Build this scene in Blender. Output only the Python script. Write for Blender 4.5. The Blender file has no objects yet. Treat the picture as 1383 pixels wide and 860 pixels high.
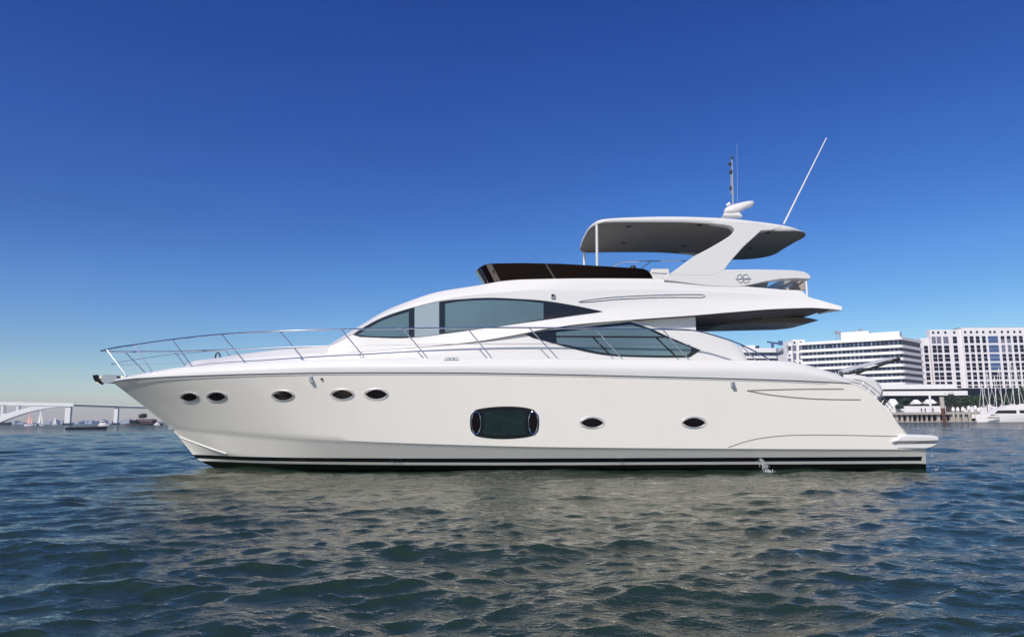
import bpy, math, random
import numpy as np
from mathutils import Vector, Matrix
from mathutils.bvhtree import BVHTree
from mathutils.geometry import delaunay_2d_cdt

random.seed(7)
rng = np.random.default_rng(7)
SC = bpy.context.scene
COL = SC.collection
R = math.radians

# ------------------------------------------------------------------ camera, world, sun, exposure
PW, PH, F = 1383.0, 860.0, 980.0            # photograph size and focal length in its pixels
CAM_H = 1.27
PITCH = math.atan(138.5 / F)
ROLL = R(-0.31)
cam_d = bpy.data.cameras.new('camera')
cam_d.sensor_width = 36
cam_d.lens = F / PW * 36
cam_d.clip_start = 0.1
cam_d.clip_end = 30000
cam = bpy.data.objects.new('camera', cam_d)
COL.objects.link(cam)
CAM_M = Matrix.Translation((0, 0, CAM_H)) @ Matrix.Rotation(R(90) + PITCH, 4, 'X') @ Matrix.Rotation(ROLL, 4, 'Z')
cam.matrix_world = CAM_M
SC.camera = cam

SUN_EL, SUN_AZ = 42.0, 211.6
w = bpy.data.worlds.new('World')
SC.world = w
w.use_nodes = True
nt = w.node_tree
nt.nodes.clear()
sky = nt.nodes.new('ShaderNodeTexSky')
sky.sky_type = 'NISHITA'
sky.sun_disc = False
sky.sun_elevation = R(SUN_EL)
sky.sun_rotation = R(SUN_AZ)
sky.altitude = 0
sky.air_density = 1.0
sky.dust_density = 0.15
sky.ozone_density = 3.0
hs = nt.nodes.new('ShaderNodeHueSaturation')
hs.inputs['Saturation'].default_value = 1.2
bg = nt.nodes.new('ShaderNodeBackground')
bg.inputs['Strength'].default_value = 0.085
ow = nt.nodes.new('ShaderNodeOutputWorld')
nt.links.new(sky.outputs[0], hs.inputs['Color'])
SKY_S = 0.085
sep = nt.nodes.new('ShaderNodeSeparateColor'); cmb = nt.nodes.new('ShaderNodeCombineColor')
nt.links.new(hs.outputs[0], sep.inputs[0])
for i, (g_, a_) in enumerate(((1.52, 1.74), (1.50, 1.58), (1.12, 1.39))):   # deeper, polarised-looking blue aloft
    m0 = nt.nodes.new('ShaderNodeMath'); m0.operation = 'MULTIPLY'; m0.inputs[1].default_value = SKY_S
    m1 = nt.nodes.new('ShaderNodeMath'); m1.operation = 'POWER'; m1.inputs[1].default_value = g_
    m2 = nt.nodes.new('ShaderNodeMath'); m2.operation = 'MULTIPLY'; m2.inputs[1].default_value = a_ / SKY_S
    nt.links.new(sep.outputs[i], m0.inputs[0]); nt.links.new(m0.outputs[0], m1.inputs[0]); nt.links.new(m1.outputs[0], m2.inputs[0])
    nt.links.new(m2.outputs[0], cmb.inputs[i])
stc = nt.nodes.new('ShaderNodeTexCoord'); smp = nt.nodes.new('ShaderNodeMapping'); smp.inputs['Scale'].default_value = (1.2, 1.2, 6.0)
sns = nt.nodes.new('ShaderNodeTexNoise'); sns.inputs['Scale'].default_value = 2.2; sns.inputs['Detail'].default_value = 6
srg = nt.nodes.new('ShaderNodeMapRange'); srg.inputs['From Min'].default_value = 0.3; srg.inputs['From Max'].default_value = 0.7
srg.inputs['To Min'].default_value = 0.96; srg.inputs['To Max'].default_value = 1.04
svm = nt.nodes.new('ShaderNodeVectorMath'); svm.operation = 'SCALE'
nt.links.new(stc.outputs['Generated'], smp.inputs[0]); nt.links.new(smp.outputs[0], sns.inputs['Vector']); nt.links.new(sns.outputs[0], srg.inputs['Value'])
nt.links.new(cmb.outputs[0], svm.inputs[0]); nt.links.new(srg.outputs[0], svm.inputs['Scale'])
nt.links.new(svm.outputs[0], bg.inputs['Color'])
nt.links.new(bg.outputs[0], ow.inputs['Surface'])
sun_d = bpy.data.lights.new('sun', 'SUN')
sun_d.energy = 4.5
sun_d.angle = R(0.5)
sun_d.color = (1.0, 0.93, 0.82)
sun = bpy.data.objects.new('sun', sun_d)
COL.objects.link(sun)
SDIR = Vector((math.sin(R(SUN_AZ)) * math.cos(R(SUN_EL)), math.cos(R(SUN_AZ)) * math.cos(R(SUN_EL)), math.sin(R(SUN_EL))))
sun.rotation_euler = SDIR.to_track_quat('Z', 'Y').to_euler()
vs = SC.view_settings
vs.view_transform = 'Standard'
vs.look = 'None'
vs.exposure = 0.0
vs.gamma = 1.0

# ------------------------------------------------------------------ materials
def mat(name, col, rough=0.5, metal=0.0, ior=1.45, coat=0.0, noise=0.0, nscale=3.0, bump=0.0, bscale=20.0, spec=0.5):
    m = bpy.data.materials.new(name)
    m.use_nodes = True
    t = m.node_tree
    b = t.nodes['Principled BSDF']
    b.inputs['Base Color'].default_value = (*col, 1)
    b.inputs['Roughness'].default_value = rough
    b.inputs['Metallic'].default_value = metal
    b.inputs['IOR'].default_value = ior
    b.inputs['Coat Weight'].default_value = coat
    b.inputs['Specular IOR Level'].default_value = spec
    tc = t.nodes.new('ShaderNodeTexCoord')
    if noise > 0:
        n = t.nodes.new('ShaderNodeTexNoise')
        n.inputs['Scale'].default_value = nscale
        n.inputs['Detail'].default_value = 5
        r = t.nodes.new('ShaderNodeMapRange')
        r.inputs['To Min'].default_value = 1 - noise
        r.inputs['To Max'].default_value = 1 + noise
        v = t.nodes.new('ShaderNodeVectorMath')
        v.operation = 'SCALE'
        v.inputs[0].default_value = col
        t.links.new(tc.outputs['Object'], n.inputs['Vector'])
        t.links.new(n.outputs[0], r.inputs['Value'])
        t.links.new(r.outputs[0], v.inputs['Scale'])
        t.links.new(v.outputs[0], b.inputs['Base Color'])
    if bump > 0:
        n2 = t.nodes.new('ShaderNodeTexNoise')
        n2.inputs['Scale'].default_value = bscale
        n2.inputs['Detail'].default_value = 4
        bp = t.nodes.new('ShaderNodeBump')
        bp.inputs['Strength'].default_value = bump
        bp.inputs['Distance'].default_value = 0.02
        t.links.new(tc.outputs['Object'], n2.inputs['Vector'])
        t.links.new(n2.outputs[0], bp.inputs['Height'])
        t.links.new(bp.outputs[0], b.inputs['Normal'])
    return m

M = {}
M['gel'] = mat('white_gelcoat', (0.655, 0.645, 0.63), 0.32, coat=0.25, noise=0.015, nscale=0.6)
M['hullpaint'] = mat('hull_gelcoat', (0.72, 0.70, 0.65), 0.24, coat=0.3, noise=0.02, nscale=0.5)
M['hardtop_shade'] = mat('hardtop_underside_shade', (0.20, 0.185, 0.165), 0.5, noise=0.04, nscale=1.5)  # shade on the white hardtop underside, put into the base colour
M['under'] = mat('underside_shade_grey', (0.10, 0.092, 0.085), 0.38, spec=0.3, noise=0.3, nscale=0.8)  # white gelcoat darkened in colour for the shade under the flybridge
M['steel'] = mat('polished_steel', (0.85, 0.85, 0.86), 0.07, 1.0)
M['satin'] = mat('satin_steel_tube', (0.80, 0.80, 0.80), 0.30, 1.0)
M['dullsteel'] = mat('brushed_steel', (0.42, 0.43, 0.45), 0.42, 1.0)
M['greyline'] = mat('grey_seam', (0.25, 0.24, 0.22), 0.5)
M['black'] = mat('black_frame', (0.008, 0.008, 0.009), 0.25, coat=0.4)
M['rubber'] = mat('black_rubber', (0.02, 0.02, 0.022), 0.6)
M['tint'] = mat('brown_tinted_acrylic', (0.006, 0.002, 0.0015), 0.05, ior=1.25, noise=0.4, nscale=1.5)
M['reflstrip'] = mat('painted_reflection_grey', (0.10, 0.085, 0.08), 0.3)  # pale reflections on the windscreen, painted as grey strips
M['glass'] = mat('sky_painted_glass', (0.10, 0.155, 0.165), 0.04, ior=1.8, noise=0.45, nscale=0.45)  # reflected sky put into the teal, cloud reflections into the noise
M['glasspale'] = mat('pale_tinted_glass', (0.30, 0.36, 0.37), 0.05, ior=1.9, noise=0.08, nscale=1.2)
M['portglass'] = mat('dark_porthole_glass', (0.008, 0.004, 0.004), 0.05, ior=1.5)
M['hullglass'] = mat('green_hull_glass', (0.013, 0.024, 0.024), 0.06, ior=1.6, noise=0.35, nscale=4)
M['greypaint'] = mat('grey_painted_metal', (0.30, 0.32, 0.36), 0.35, noise=0.05)
M['palegrey'] = mat('pale_grey_paint', (0.48, 0.49, 0.54), 0.4, noise=0.05)
M['stone'] = mat('white_render', (0.78, 0.76, 0.75), 0.7, noise=0.04, nscale=0.2)
M['hotelwall'] = mat('hotel_render', (0.74, 0.71, 0.72), 0.75, noise=0.05, nscale=0.12)
M['win'] = mat('dark_window_glass', (0.008, 0.008, 0.02), 0.3, noise=0.3, nscale=0.3, spec=0.2)
M['winblue'] = mat('blue_curtain_wall_glass', (0.06, 0.11, 0.24), 0.12, noise=0.35, nscale=0.25)
M['wingrey'] = mat('lilac_grey_window_glass', (0.16, 0.16, 0.22), 0.3, noise=0.3, nscale=0.5)
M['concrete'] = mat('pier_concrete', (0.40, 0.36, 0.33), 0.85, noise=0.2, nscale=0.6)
M['darkconcrete'] = mat('dark_brown_concrete', (0.06, 0.035, 0.025), 0.9, noise=0.4, nscale=0.5)  # dark brown; also carries the shade beneath the pier deck
M['land'] = mat('quay_paving', (0.45, 0.42, 0.38), 0.85, noise=0.15, nscale=0.1)
M['farland'] = mat('far_shore_green', (0.12, 0.14, 0.14), 0.9, noise=0.3, nscale=0.02)
M['hazy'] = mat('hazy_far_facade', (0.38, 0.40, 0.46), 0.8, noise=0.1, nscale=0.05)  # distance haze lightened into the facade colour
M['leaf'] = mat('foliage', (0.045, 0.075, 0.028), 0.7, noise=0.45, nscale=0.6)
M['leaf2'] = mat('dark_foliage', (0.03, 0.05, 0.025), 0.7, noise=0.4, nscale=0.6)
M['bark'] = mat('bark', (0.10, 0.07, 0.05), 0.9)
M['bridge'] = mat('bridge_concrete', (0.85, 0.84, 0.83), 0.8, noise=0.04, nscale=0.05)
M['bridgedark'] = mat('bridge_steel_soffit', (0.12, 0.15, 0.18), 0.7)
M['pilewood'] = mat('weathered_pile', (0.42, 0.38, 0.33), 0.85, noise=0.25, nscale=1.5)
M['pilewet'] = mat('wet_stained_pile', (0.10, 0.045, 0.03), 0.8, noise=0.3, nscale=1.5)
M['sailwhite'] = mat('white_sailcloth', (0.8, 0.78, 0.76), 0.8)
M['sailpink'] = mat('pink_sailcloth', (0.75, 0.45, 0.42), 0.8)
M['boatwhite'] = mat('white_boat_gelcoat', (0.78, 0.75, 0.74), 0.35)
M['boatdark'] = mat('dark_boat_hull', (0.02, 0.022, 0.03), 0.5)
M['brick'] = mat('red_brown_wall', (0.13, 0.065, 0.06), 0.85, noise=0.2, nscale=0.3)
M['foam'] = mat('white_water_spray', (0.80, 0.84, 0.86), 0.15)
M['foam'].node_tree.nodes['Principled BSDF'].inputs['Transmission Weight'].default_value = 0.6
M['cloth'] = mat('dark_clothing', (0.03, 0.035, 0.05), 0.9)

# hull gelcoat with its painted boot stripes (bands of the hull's own height)
def hull_material():
    m = mat('hull_with_boot_stripes', (0.755, 0.725, 0.675), 0.24, coat=0.3)
    t = m.node_tree
    b = t.nodes['Principled BSDF']
    tc = t.nodes.new('ShaderNodeTexCoord')
    sx = t.nodes.new('ShaderNodeSeparateXYZ')
    t.links.new(tc.outputs['Object'], sx.inputs[0])
    r = t.nodes.new('ShaderNodeValToRGB')
    r.color_ramp.interpolation = 'CONSTANT'
    mr = t.nodes.new('ShaderNodeMapRange')
    mr.inputs['From Min'].default_value = -1
    mr.inputs['From Max'].default_value = 1
    t.links.new(sx.outputs['Z'], mr.inputs['Value'])
    t.links.new(mr.outputs[0], r.inputs['Fac'])
    e = r.color_ramp.elements
    navy, white = (0.006, 0.007, 0.012, 1), (0.755, 0.725, 0.675, 1)
    e[0].position, e[0].color = 0.0, (0.006, 0.006, 0.006, 1)
    e[1].position, e[1].color = (Z_B + 1) / 2, white
    for z, c in ((Z_C, navy), (Z_D, white)):
        q = e.new((z + 1) / 2)
        q.color = c
    # the upper stripe stops short of the stern
    gt = t.nodes.new('ShaderNodeMath'); gt.operation = 'GREATER_THAN'
    gt.inputs[1].default_value = X_STRIPE_END
    t.links.new(sx.outputs['X'], gt.inputs[0])
    gz = t.nodes.new('ShaderNodeMath'); gz.operation = 'GREATER_THAN'
    gz.inputs[1].default_value = Z_B
    t.links.new(sx.outputs['Z'], gz.inputs[0])
    mu = t.nodes.new('ShaderNodeMath'); mu.operation = 'MULTIPLY'
    t.links.new(gt.outputs[0], mu.inputs[0]); t.links.new(gz.outputs[0], mu.inputs[1])
    mx = t.nodes.new('ShaderNodeMix'); mx.data_type = 'RGBA'
    t.links.new(mu.outputs[0], mx.inputs['Factor'])
    t.links.new(r.outputs[0], mx.inputs[6])
    mx.inputs[7].default_value = white
    mp = t.nodes.new('ShaderNodeMapping'); mp.inputs['Scale'].default_value = (5.0, 1, 0.35)
    ns = t.nodes.new('ShaderNodeTexNoise'); ns.inputs['Scale'].default_value = 1.0; ns.inputs['Detail'].default_value = 6
    nl_ = t.nodes.new('ShaderNodeTexNoise'); nl_.inputs['Scale'].default_value = 0.45; nl_.inputs['Detail'].default_value = 3
    ad = t.nodes.new('ShaderNodeMath'); ad.operation = 'ADD'
    rg = t.nodes.new('ShaderNodeMapRange'); rg.inputs['From Min'].default_value = 0.6; rg.inputs['From Max'].default_value = 1.4
    rg.inputs['To Min'].default_value = 0.975; rg.inputs['To Max'].default_value = 1.012
    vm = t.nodes.new('ShaderNodeVectorMath'); vm.operation = 'SCALE'
    t.links.new(tc.outputs['Object'], mp.inputs[0]); t.links.new(mp.outputs[0], ns.inputs['Vector']); t.links.new(tc.outputs['Object'], nl_.inputs['Vector'])
    t.links.new(ns.outputs[0], ad.inputs[0]); t.links.new(nl_.outputs[0], ad.inputs[1]); t.links.new(ad.outputs[0], rg.inputs['Value'])
    t.links.new(mx.outputs[2], vm.inputs[0]); t.links.new(rg.outputs[0], vm.inputs['Scale'])
    t.links.new(vm.outputs[0], b.inputs['Base Color'])
    bw = t.nodes.new('ShaderNodeTexNoise'); bw.inputs['Scale'].default_value = 0.9; bw.inputs['Detail'].default_value = 1
    bb = t.nodes.new('ShaderNodeBump'); bb.inputs['Strength'].default_value = 0.3; bb.inputs['Distance'].default_value = 0.02
    t.links.new(tc.outputs['Object'], bw.inputs['Vector']); t.links.new(bw.outputs[0], bb.inputs['Height']); t.links.new(bb.outputs[0], b.inputs['Coat Normal'])
    return m
Z_B, Z_C, Z_D, X_STRIPE_END = 0.188, 0.258, 0.372, 10.36

# ------------------------------------------------------------------ mesh helpers
class MB:
    def __init__(s):
        s.v, s.f, s.mi = [], [], []
    def add(s, vs_, fs, mi=0):
        k = len(s.v)
        s.v += [tuple(p) for p in vs_]
        s.f += [tuple(i + k for i in q) for q in fs]
        s.mi += [mi] * len(fs)
        return s
    def box(s, x0, x1, y0, y1, z0, z1, mi=0):
        return s.add([(x, y, z) for x in (x0, x1) for y in (y0, y1) for z in (z0, z1)],
                     [(0, 1, 3, 2), (4, 6, 7, 5), (0, 4, 5, 1), (2, 3, 7, 6), (0, 2, 6, 4), (1, 5, 7, 3)], mi)
    def tube(s, pts, r, n=8, mi=0, r2=None):
        pts = [Vector(p) for p in pts]
        rings = []
        up = None
        for i, p in enumerate(pts):
            a = pts[max(i - 1, 0)]; b = pts[min(i + 1, len(pts) - 1)]
            d = (b - a).normalized()
            if up is None:
                up = Vector((0, 0, 1)) if abs(d.z) < 0.9 else Vector((1, 0, 0))
            sd = d.cross(up).normalized()
            up = sd.cross(d).normalized()
            rr = r if r2 is None else r + (r2 - r) * i / (len(pts) - 1)
            rings.append([p + (sd * math.cos(t) + up * math.sin(t)) * rr for t in [2 * math.pi * k / n for k in range(n)]])
        V = [q for g in rings for q in g]
        Fc = []
        for i in range(len(rings) - 1):
            for k in range(n):
                Fc.append((i * n + k, i * n + (k + 1) % n, (i + 1) * n + (k + 1) % n, (i + 1) * n + k))
        Fc.append(tuple(range(n))[::-1]); Fc.append(tuple((len(rings) - 1) * n + k for k in range(n)))
        return s.add(V, Fc, mi)
    def prism(s, poly, y0, y1, mi=0, bev=0.0):
        """polygon in x,z extruded across y0..y1 with softened rims"""
        n = len(poly)
        c = Vector((sum(p[0] for p in poly) / n, 0, sum(p[1] for p in poly) / n))
        lay = [(y0, bev), (y0 + bev, 0), (y1 - bev, 0), (y1, bev)] if bev > 0 else [(y0, 0), (y1, 0)]
        V = []
        area = sum(poly[i][0] * poly[(i + 1) % n][1] - poly[(i + 1) % n][0] * poly[i][1] for i in range(n))
        sg = 1 if area > 0 else -1
        for y, ins in lay:
            for i, p in enumerate(poly):
                a, b = poly[i - 1], poly[(i + 1) % n]
                d = Vector((b[0] - a[0], b[1] - a[1]))
                if d.length > 1e-6: d.normalize()
                V.append((p[0] - d.y * ins * sg, y, p[1] + d.x * ins * sg))
        Fc = [tuple(range(n)), tuple((len(lay) - 1) * n + k for k in range(n))[::-1]]
        for i in range(len(lay) - 1):
            for k in range(n):
                Fc.append((i * n + k, (i + 1) * n + k, (i + 1) * n + (k + 1) % n, i * n + (k + 1) % n))
        return s.add(V, Fc, mi)
    def grid(s, rows, mi=0, close=False):
        """rows: equally long lists of points"""
        nr, nc = len(rows), len(rows[0])
        V = [p for g in rows for p in g]
        Fc = []
        for i in range(nr - 1):
            for k in range(nc - 1):
                Fc.append((i * nc + k, i * nc + k + 1, (i + 1) * nc + k + 1, (i + 1) * nc + k))
            if close:
                Fc.append((i * nc + nc - 1, i * nc, (i + 1) * nc, (i + 1) * nc + nc - 1))
        return s.add(V, Fc, mi)
    def lathe(s, prof, c, n=16, mi=0):
        rows = [[(c[0] + r * math.cos(t), c[1] + r * math.sin(t), c[2] + z) for t in [2 * math.pi * k / n for k in range(n)]] for r, z in prof]
        return s.grid(rows, mi, True)
    def build(s, name, mats, parent=None, smooth=False, angle=35, merge=0.0005):
        me = bpy.data.meshes.new(name)
        me.from_pydata(s.v, [], s.f)
        if not isinstance(mats, (list, tuple)): mats = [mats]
        for m_ in mats: me.materials.append(m_)
        me.polygons.foreach_set('material_index', s.mi)
        import bmesh
        bm = bmesh.new(); bm.from_mesh(me)
        if merge: bmesh.ops.remove_doubles(bm, verts=bm.verts, dist=merge)
        bmesh.ops.dissolve_degenerate(bm, edges=bm.edges, dist=1e-5)
        bmesh.ops.recalc_face_normals(bm, faces=bm.faces)
        if smooth:
            for f in bm.faces: f.smooth = True
            for e in bm.edges:
                if len(e.link_faces) == 2 and e.calc_face_angle(0) > R(angle): e.smooth = False
        bm.to_mesh(me); bm.free()
        o = bpy.data.objects.new(name, me)
        COL.objects.link(o)
        if parent: o.parent = parent
        return o

def tag(o, label=None, cat=None, group=None, kind=None):
    if label: o['label'] = label
    if cat: o['category'] = cat
    if group: o['group'] = group
    if kind: o['kind'] = kind
    return o
def empty(name, loc, label=None, cat=None, group=None, rz=0):
    o = bpy.data.objects.new(name, None)
    COL.objects.link(o)
    o.location = loc
    o.rotation_euler = (0, 0, rz)
    return tag(o, label, cat, group)

def ray(u, v):
    d = Vector(((u - PW / 2) / F, (PH / 2 - v) / F, -1))
    return (CAM_M.to_3x3() @ d).normalized()
def at(u, v, Y):
    """world point on the plane y = Y seen at photo pixel u, v"""
    d = ray(u, v)
    t = Y / d.y
    return Vector((d.x * t, Y, CAM_H + d.z * t))

# ================================================================== WATER
def make_water():
    ys = [-6000, -3000, -1500, -700, -300, -150, -80, -40, -20, -10, -5, -2, 0, 1.2, 2.2, 3.0]
    y = 3.5
    while y < 140:
        ys.append(y); y += max(0.028, 0.0046 * y)
    while y < 14000:
        ys.append(y); y += 0.035 * y
    xs = []
    x = 0.0
    while x < 9000:
        xs.append(x)
        x += max(0.030, 0.0078 * x) if x < 60 else 0.04 * x
    xs = [-q for q in xs[:0:-1]] + xs
    ys, xs = np.array(ys), np.array(xs)
    dy, dx = np.gradient(ys), np.gradient(xs)
    X, Y = np.meshgrid(xs, ys)
    S = np.maximum(np.maximum(np.abs(dx)[None, :] * 0.8, np.abs(dy)[:, None]), 0.001)
    Z = np.zeros_like(X); OX = np.zeros_like(X); OY = np.zeros_like(X)
    g2 = np.random.default_rng(11)
    N = 140
    lam = np.exp(g2.uniform(math.log(0.14), math.log(7.0), N))
    wind = R(-78)                     # the chop runs mostly along the line of sight, a little across
    th = wind + g2.normal(0, 0.5, N) * np.where(lam < 0.8, 1.5, 1.0)
    ph = g2.uniform(0, 2 * math.pi, N)
    # slow patches of stronger and weaker chop
    gust = 1 + 0.28 * np.sin(X * 0.31 + 1.3 + 0.6 * np.sin(Y * 0.17)) * np.sin(Y * 0.23 + 0.5 + 0.8 * np.sin(X * 0.11))
    for i in range(N):
        k = 2 * math.pi / lam[i]
        sl = 0.0165 * (1.5 if lam[i] < 0.7 else 1.0 if lam[i] < 1.6 else (1.6 / lam[i]) ** 0.75)
        a = sl / k
        wgt = np.clip((lam[i] / S - 2.5) / 3.0, 0, 1)
        kx, ky = math.cos(th[i]), math.sin(th[i])
        arg = k * (kx * X + ky * Y) + ph[i]
        sn, cs = np.sin(arg), np.cos(arg)
        A = a * wgt * gust
        Z += A * cs
        OX -= 1.15 * A * kx * sn
        OY -= 1.15 * A * ky * sn
    V = np.stack([X + OX, Y + OY, Z], -1).reshape(-1, 3).astype(np.float32)
    ny, nx = X.shape
    idx = np.arange(ny * nx).reshape(ny, nx)
    Q = np.stack([idx[:-1, :-1], idx[:-1, 1:], idx[1:, 1:], idx[1:, :-1]], -1).reshape(-1, 4)
    me = bpy.data.meshes.new('sea_water')
    me.vertices.add(len(V)); me.vertices.foreach_set('co', V.ravel())
    me.loops.add(Q.size); me.loops.foreach_set('vertex_index', Q.ravel().astype(np.int32))
    me.polygons.add(len(Q)); me.polygons.foreach_set('loop_start', np.arange(0, Q.size, 4, dtype=np.int32))
    me.polygons.foreach_set('use_smooth', np.ones(len(Q), bool))
    me.update()
    o = bpy.data.objects.new('sea_water', me)
    COL.objects.link(o)
    o['kind'] = 'structure'
    m = bpy.data.materials.new('harbour_water'); m.use_nodes = True
    t = m.node_tree; t.nodes.remove(t.nodes['Principled BSDF'])
    outn = t.nodes['Material Output']
    tc = t.nodes.new('ShaderNodeTexCoord')
    # murky green body colour with wide drifting patches, under a slightly warm-tinted gloss
    n0 = t.nodes.new('ShaderNodeTexNoise'); n0.inputs['Scale'].default_value = 0.12; n0.inputs['Detail'].default_value = 4
    cr = t.nodes.new('ShaderNodeMix'); cr.data_type = 'RGBA'
    cr.inputs[6].default_value = (0.011, 0.027, 0.018, 1); cr.inputs[7].default_value = (0.021, 0.039, 0.026, 1)
    dif = t.nodes.new('ShaderNodeBsdfDiffuse'); glo = t.nodes.new('ShaderNodeBsdfGlossy')
    glo.inputs['Color'].default_value = (1.0, 0.955, 0.88, 1); glo.inputs['Roughness'].default_value = 0.06
    fr = t.nodes.new('ShaderNodeFresnel'); fr.inputs['IOR'].default_value = 1.42
    mxs = t.nodes.new('ShaderNodeMixShader')
    t.links.new(tc.outputs['Object'], n0.inputs['Vector'])
    t.links.new(n0.outputs[0], cr.inputs['Factor']); t.links.new(cr.outputs[2], dif.inputs['Color'])
    t.links.new(fr.outputs[0], mxs.inputs[0]); t.links.new(dif.outputs[0], mxs.inputs[1]); t.links.new(glo.outputs[0], mxs.inputs[2])
    t.links.new(mxs.outputs[0], outn.inputs['Surface'])
    prev = None
    for sc_, st, dist, sx_ in ((0.55, 0.4, 0.3, 0.6), (4.5, 0.7, 0.034, 0.45), (15.0, 0.9, 0.016, 0.6), (42.0, 0.8, 0.005, 0.7)):
        mp = t.nodes.new('ShaderNodeMapping'); mp.inputs['Scale'].default_value = (sx_, 1, 1)
        mp.inputs['Rotation'].default_value = (0, 0, R(12))
        n = t.nodes.new('ShaderNodeTexNoise'); n.inputs['Scale'].default_value = sc_; n.inputs['Detail'].default_value = 3
        n.inputs['Roughness'].default_value = 0.55
        bp = t.nodes.new('ShaderNodeBump'); bp.inputs['Strength'].default_value = st; bp.inputs['Distance'].default_value = dist
        t.links.new(tc.outputs['Object'], mp.inputs[0]); t.links.new(mp.outputs[0], n.inputs['Vector'])
        t.links.new(n.outputs[0], bp.inputs['Height'])
        if prev: t.links.new(prev.outputs[0], bp.inputs['Normal'])
        prev = bp
    # chop too fine for the far part of the mesh
    ln = t.nodes.new('ShaderNodeVectorMath'); ln.operation = 'LENGTH'
    t.links.new(tc.outputs['Object'], ln.inputs[0])
    mr = t.nodes.new('ShaderNodeMapRange'); mr.inputs['From Min'].default_value = 25; mr.inputs['From Max'].default_value = 260
    mr.inputs['To Min'].default_value = 0.0; mr.inputs['To Max'].default_value = 0.75
    t.links.new(ln.outputs['Value'], mr.inputs['Value'])
    mp = t.nodes.new('ShaderNodeMapping'); mp.inputs['Scale'].default_value = (0.4, 1, 1)
    n = t.nodes.new('ShaderNodeTexNoise'); n.inputs['Scale'].default_value = 0.9; n.inputs['Detail'].default_value = 4
    bp = t.nodes.new('ShaderNodeBump'); bp.inputs['Strength'].default_value = 1.0
    t.links.new(mr.outputs[0], bp.inputs['Distance'])
    t.links.new(tc.outputs['Object'], mp.inputs[0]); t.links.new(mp.outputs[0], n.inputs['Vector']); t.links.new(n.outputs[0], bp.inputs['Height'])
    t.links.new(prev.outputs[0], bp.inputs['Normal']); prev = bp
    for nd in (dif, glo, fr): t.links.new(prev.outputs[0], nd.inputs['Normal'])
    me.materials.append(m)
make_water()

# ================================================================== YACHT
CLY = 21.0
HEEL = R(1.15)
M['hull'] = hull_material()
yacht = empty('motor_yacht', (0, CLY, 0), 'long white flybridge motor yacht with dark side windows lying broadside on the water', 'yacht')
yacht.rotation_euler = (HEEL, 0, 0)
Y_M = Matrix.Translation((0, CLY, 0)) @ Matrix.Rotation(HEEL, 4, 'X')
Y_I = Y_M.inverted()
CAM_L = Y_I @ Vector((0, 0, CAM_H))
def lray(u, v):
    return (Y_I.to_3x3() @ ray(u, v)).normalized()
def yp(u, v, b):
    """point in the yacht's own frame, b metres to port of the centreline"""
    d = lray(u, v)
    t = (-b - CAM_L.y) / d.y
    return CAM_L + d * t
def pchip(x, y, q):
    x, y, q = map(np.asarray, (x, y, q))
    h = np.diff(x); dl = np.diff(y) / h
    n = len(x); d = np.zeros(n)
    if n == 2: return np.interp(q, x, y)
    for i in range(1, n - 1):
        if dl[i - 1] * dl[i] > 0:
            w1, w2 = 2 * h[i] + h[i - 1], h[i] + 2 * h[i - 1]
            d[i] = (w1 + w2) / (w1 / dl[i - 1] + w2 / dl[i])
    d[0], d[-1] = dl[0], dl[-1]
    k = np.clip(np.searchsorted(x, q) - 1, 0, n - 2)
    s = (q - x[k]) / h[k]; s = np.clip(s, 0, 1)
    return ((1 + 2 * s) * (1 - s) ** 2 * y[k] + s * (1 - s) ** 2 * h[k] * d[k] + s * s * (3 - 2 * s) * y[k + 1] + s * s * (s - 1) * h[k] * d[k + 1])
def curve(pts, n, pw=1.0, db=0.0, dz=0.0):
    P = [yp(*p) for p in pts]
    xs = [p.x for p in P]
    t = np.linspace(0, 1, n) ** pw
    q = xs[0] + (xs[-1] - xs[0]) * t
    b = pchip(xs, [-p.y for p in P], q); z = pchip(xs, [p.z for p in P], q)
    return [Vector((q[i], -(b[i] + (db if b[i] > 0.02 else 0)), z[i] + dz)) for i in range(n)]
def subdiv(rows, per=6):
    """Catmull-Rom between neighbouring curves, so a loft is smooth across its curves"""
    out = []
    m = len(rows)
    for i in range(m - 1):
        for j in range(per):
            s = j / per
            r_ = []
            for a, b, c, d in zip(rows[max(i - 1, 0)], rows[i], rows[i + 1], rows[min(i + 2, m - 1)]):
                r_.append(0.5 * ((2 * b) + (c - a) * s + (2 * a - 5 * b + 4 * c - d) * s * s + (3 * b - a - 3 * c + d) * s ** 3))
            out.append(r_)
    out.append(list(rows[-1]))
    return out
def mir(rows):
    return [[Vector((p.x, -p.y, p.z)) for p in g] for g in rows]
def flat(rows, z=None):
    return [Vector((p.x, 0, p.z)) for p in rows]

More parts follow.
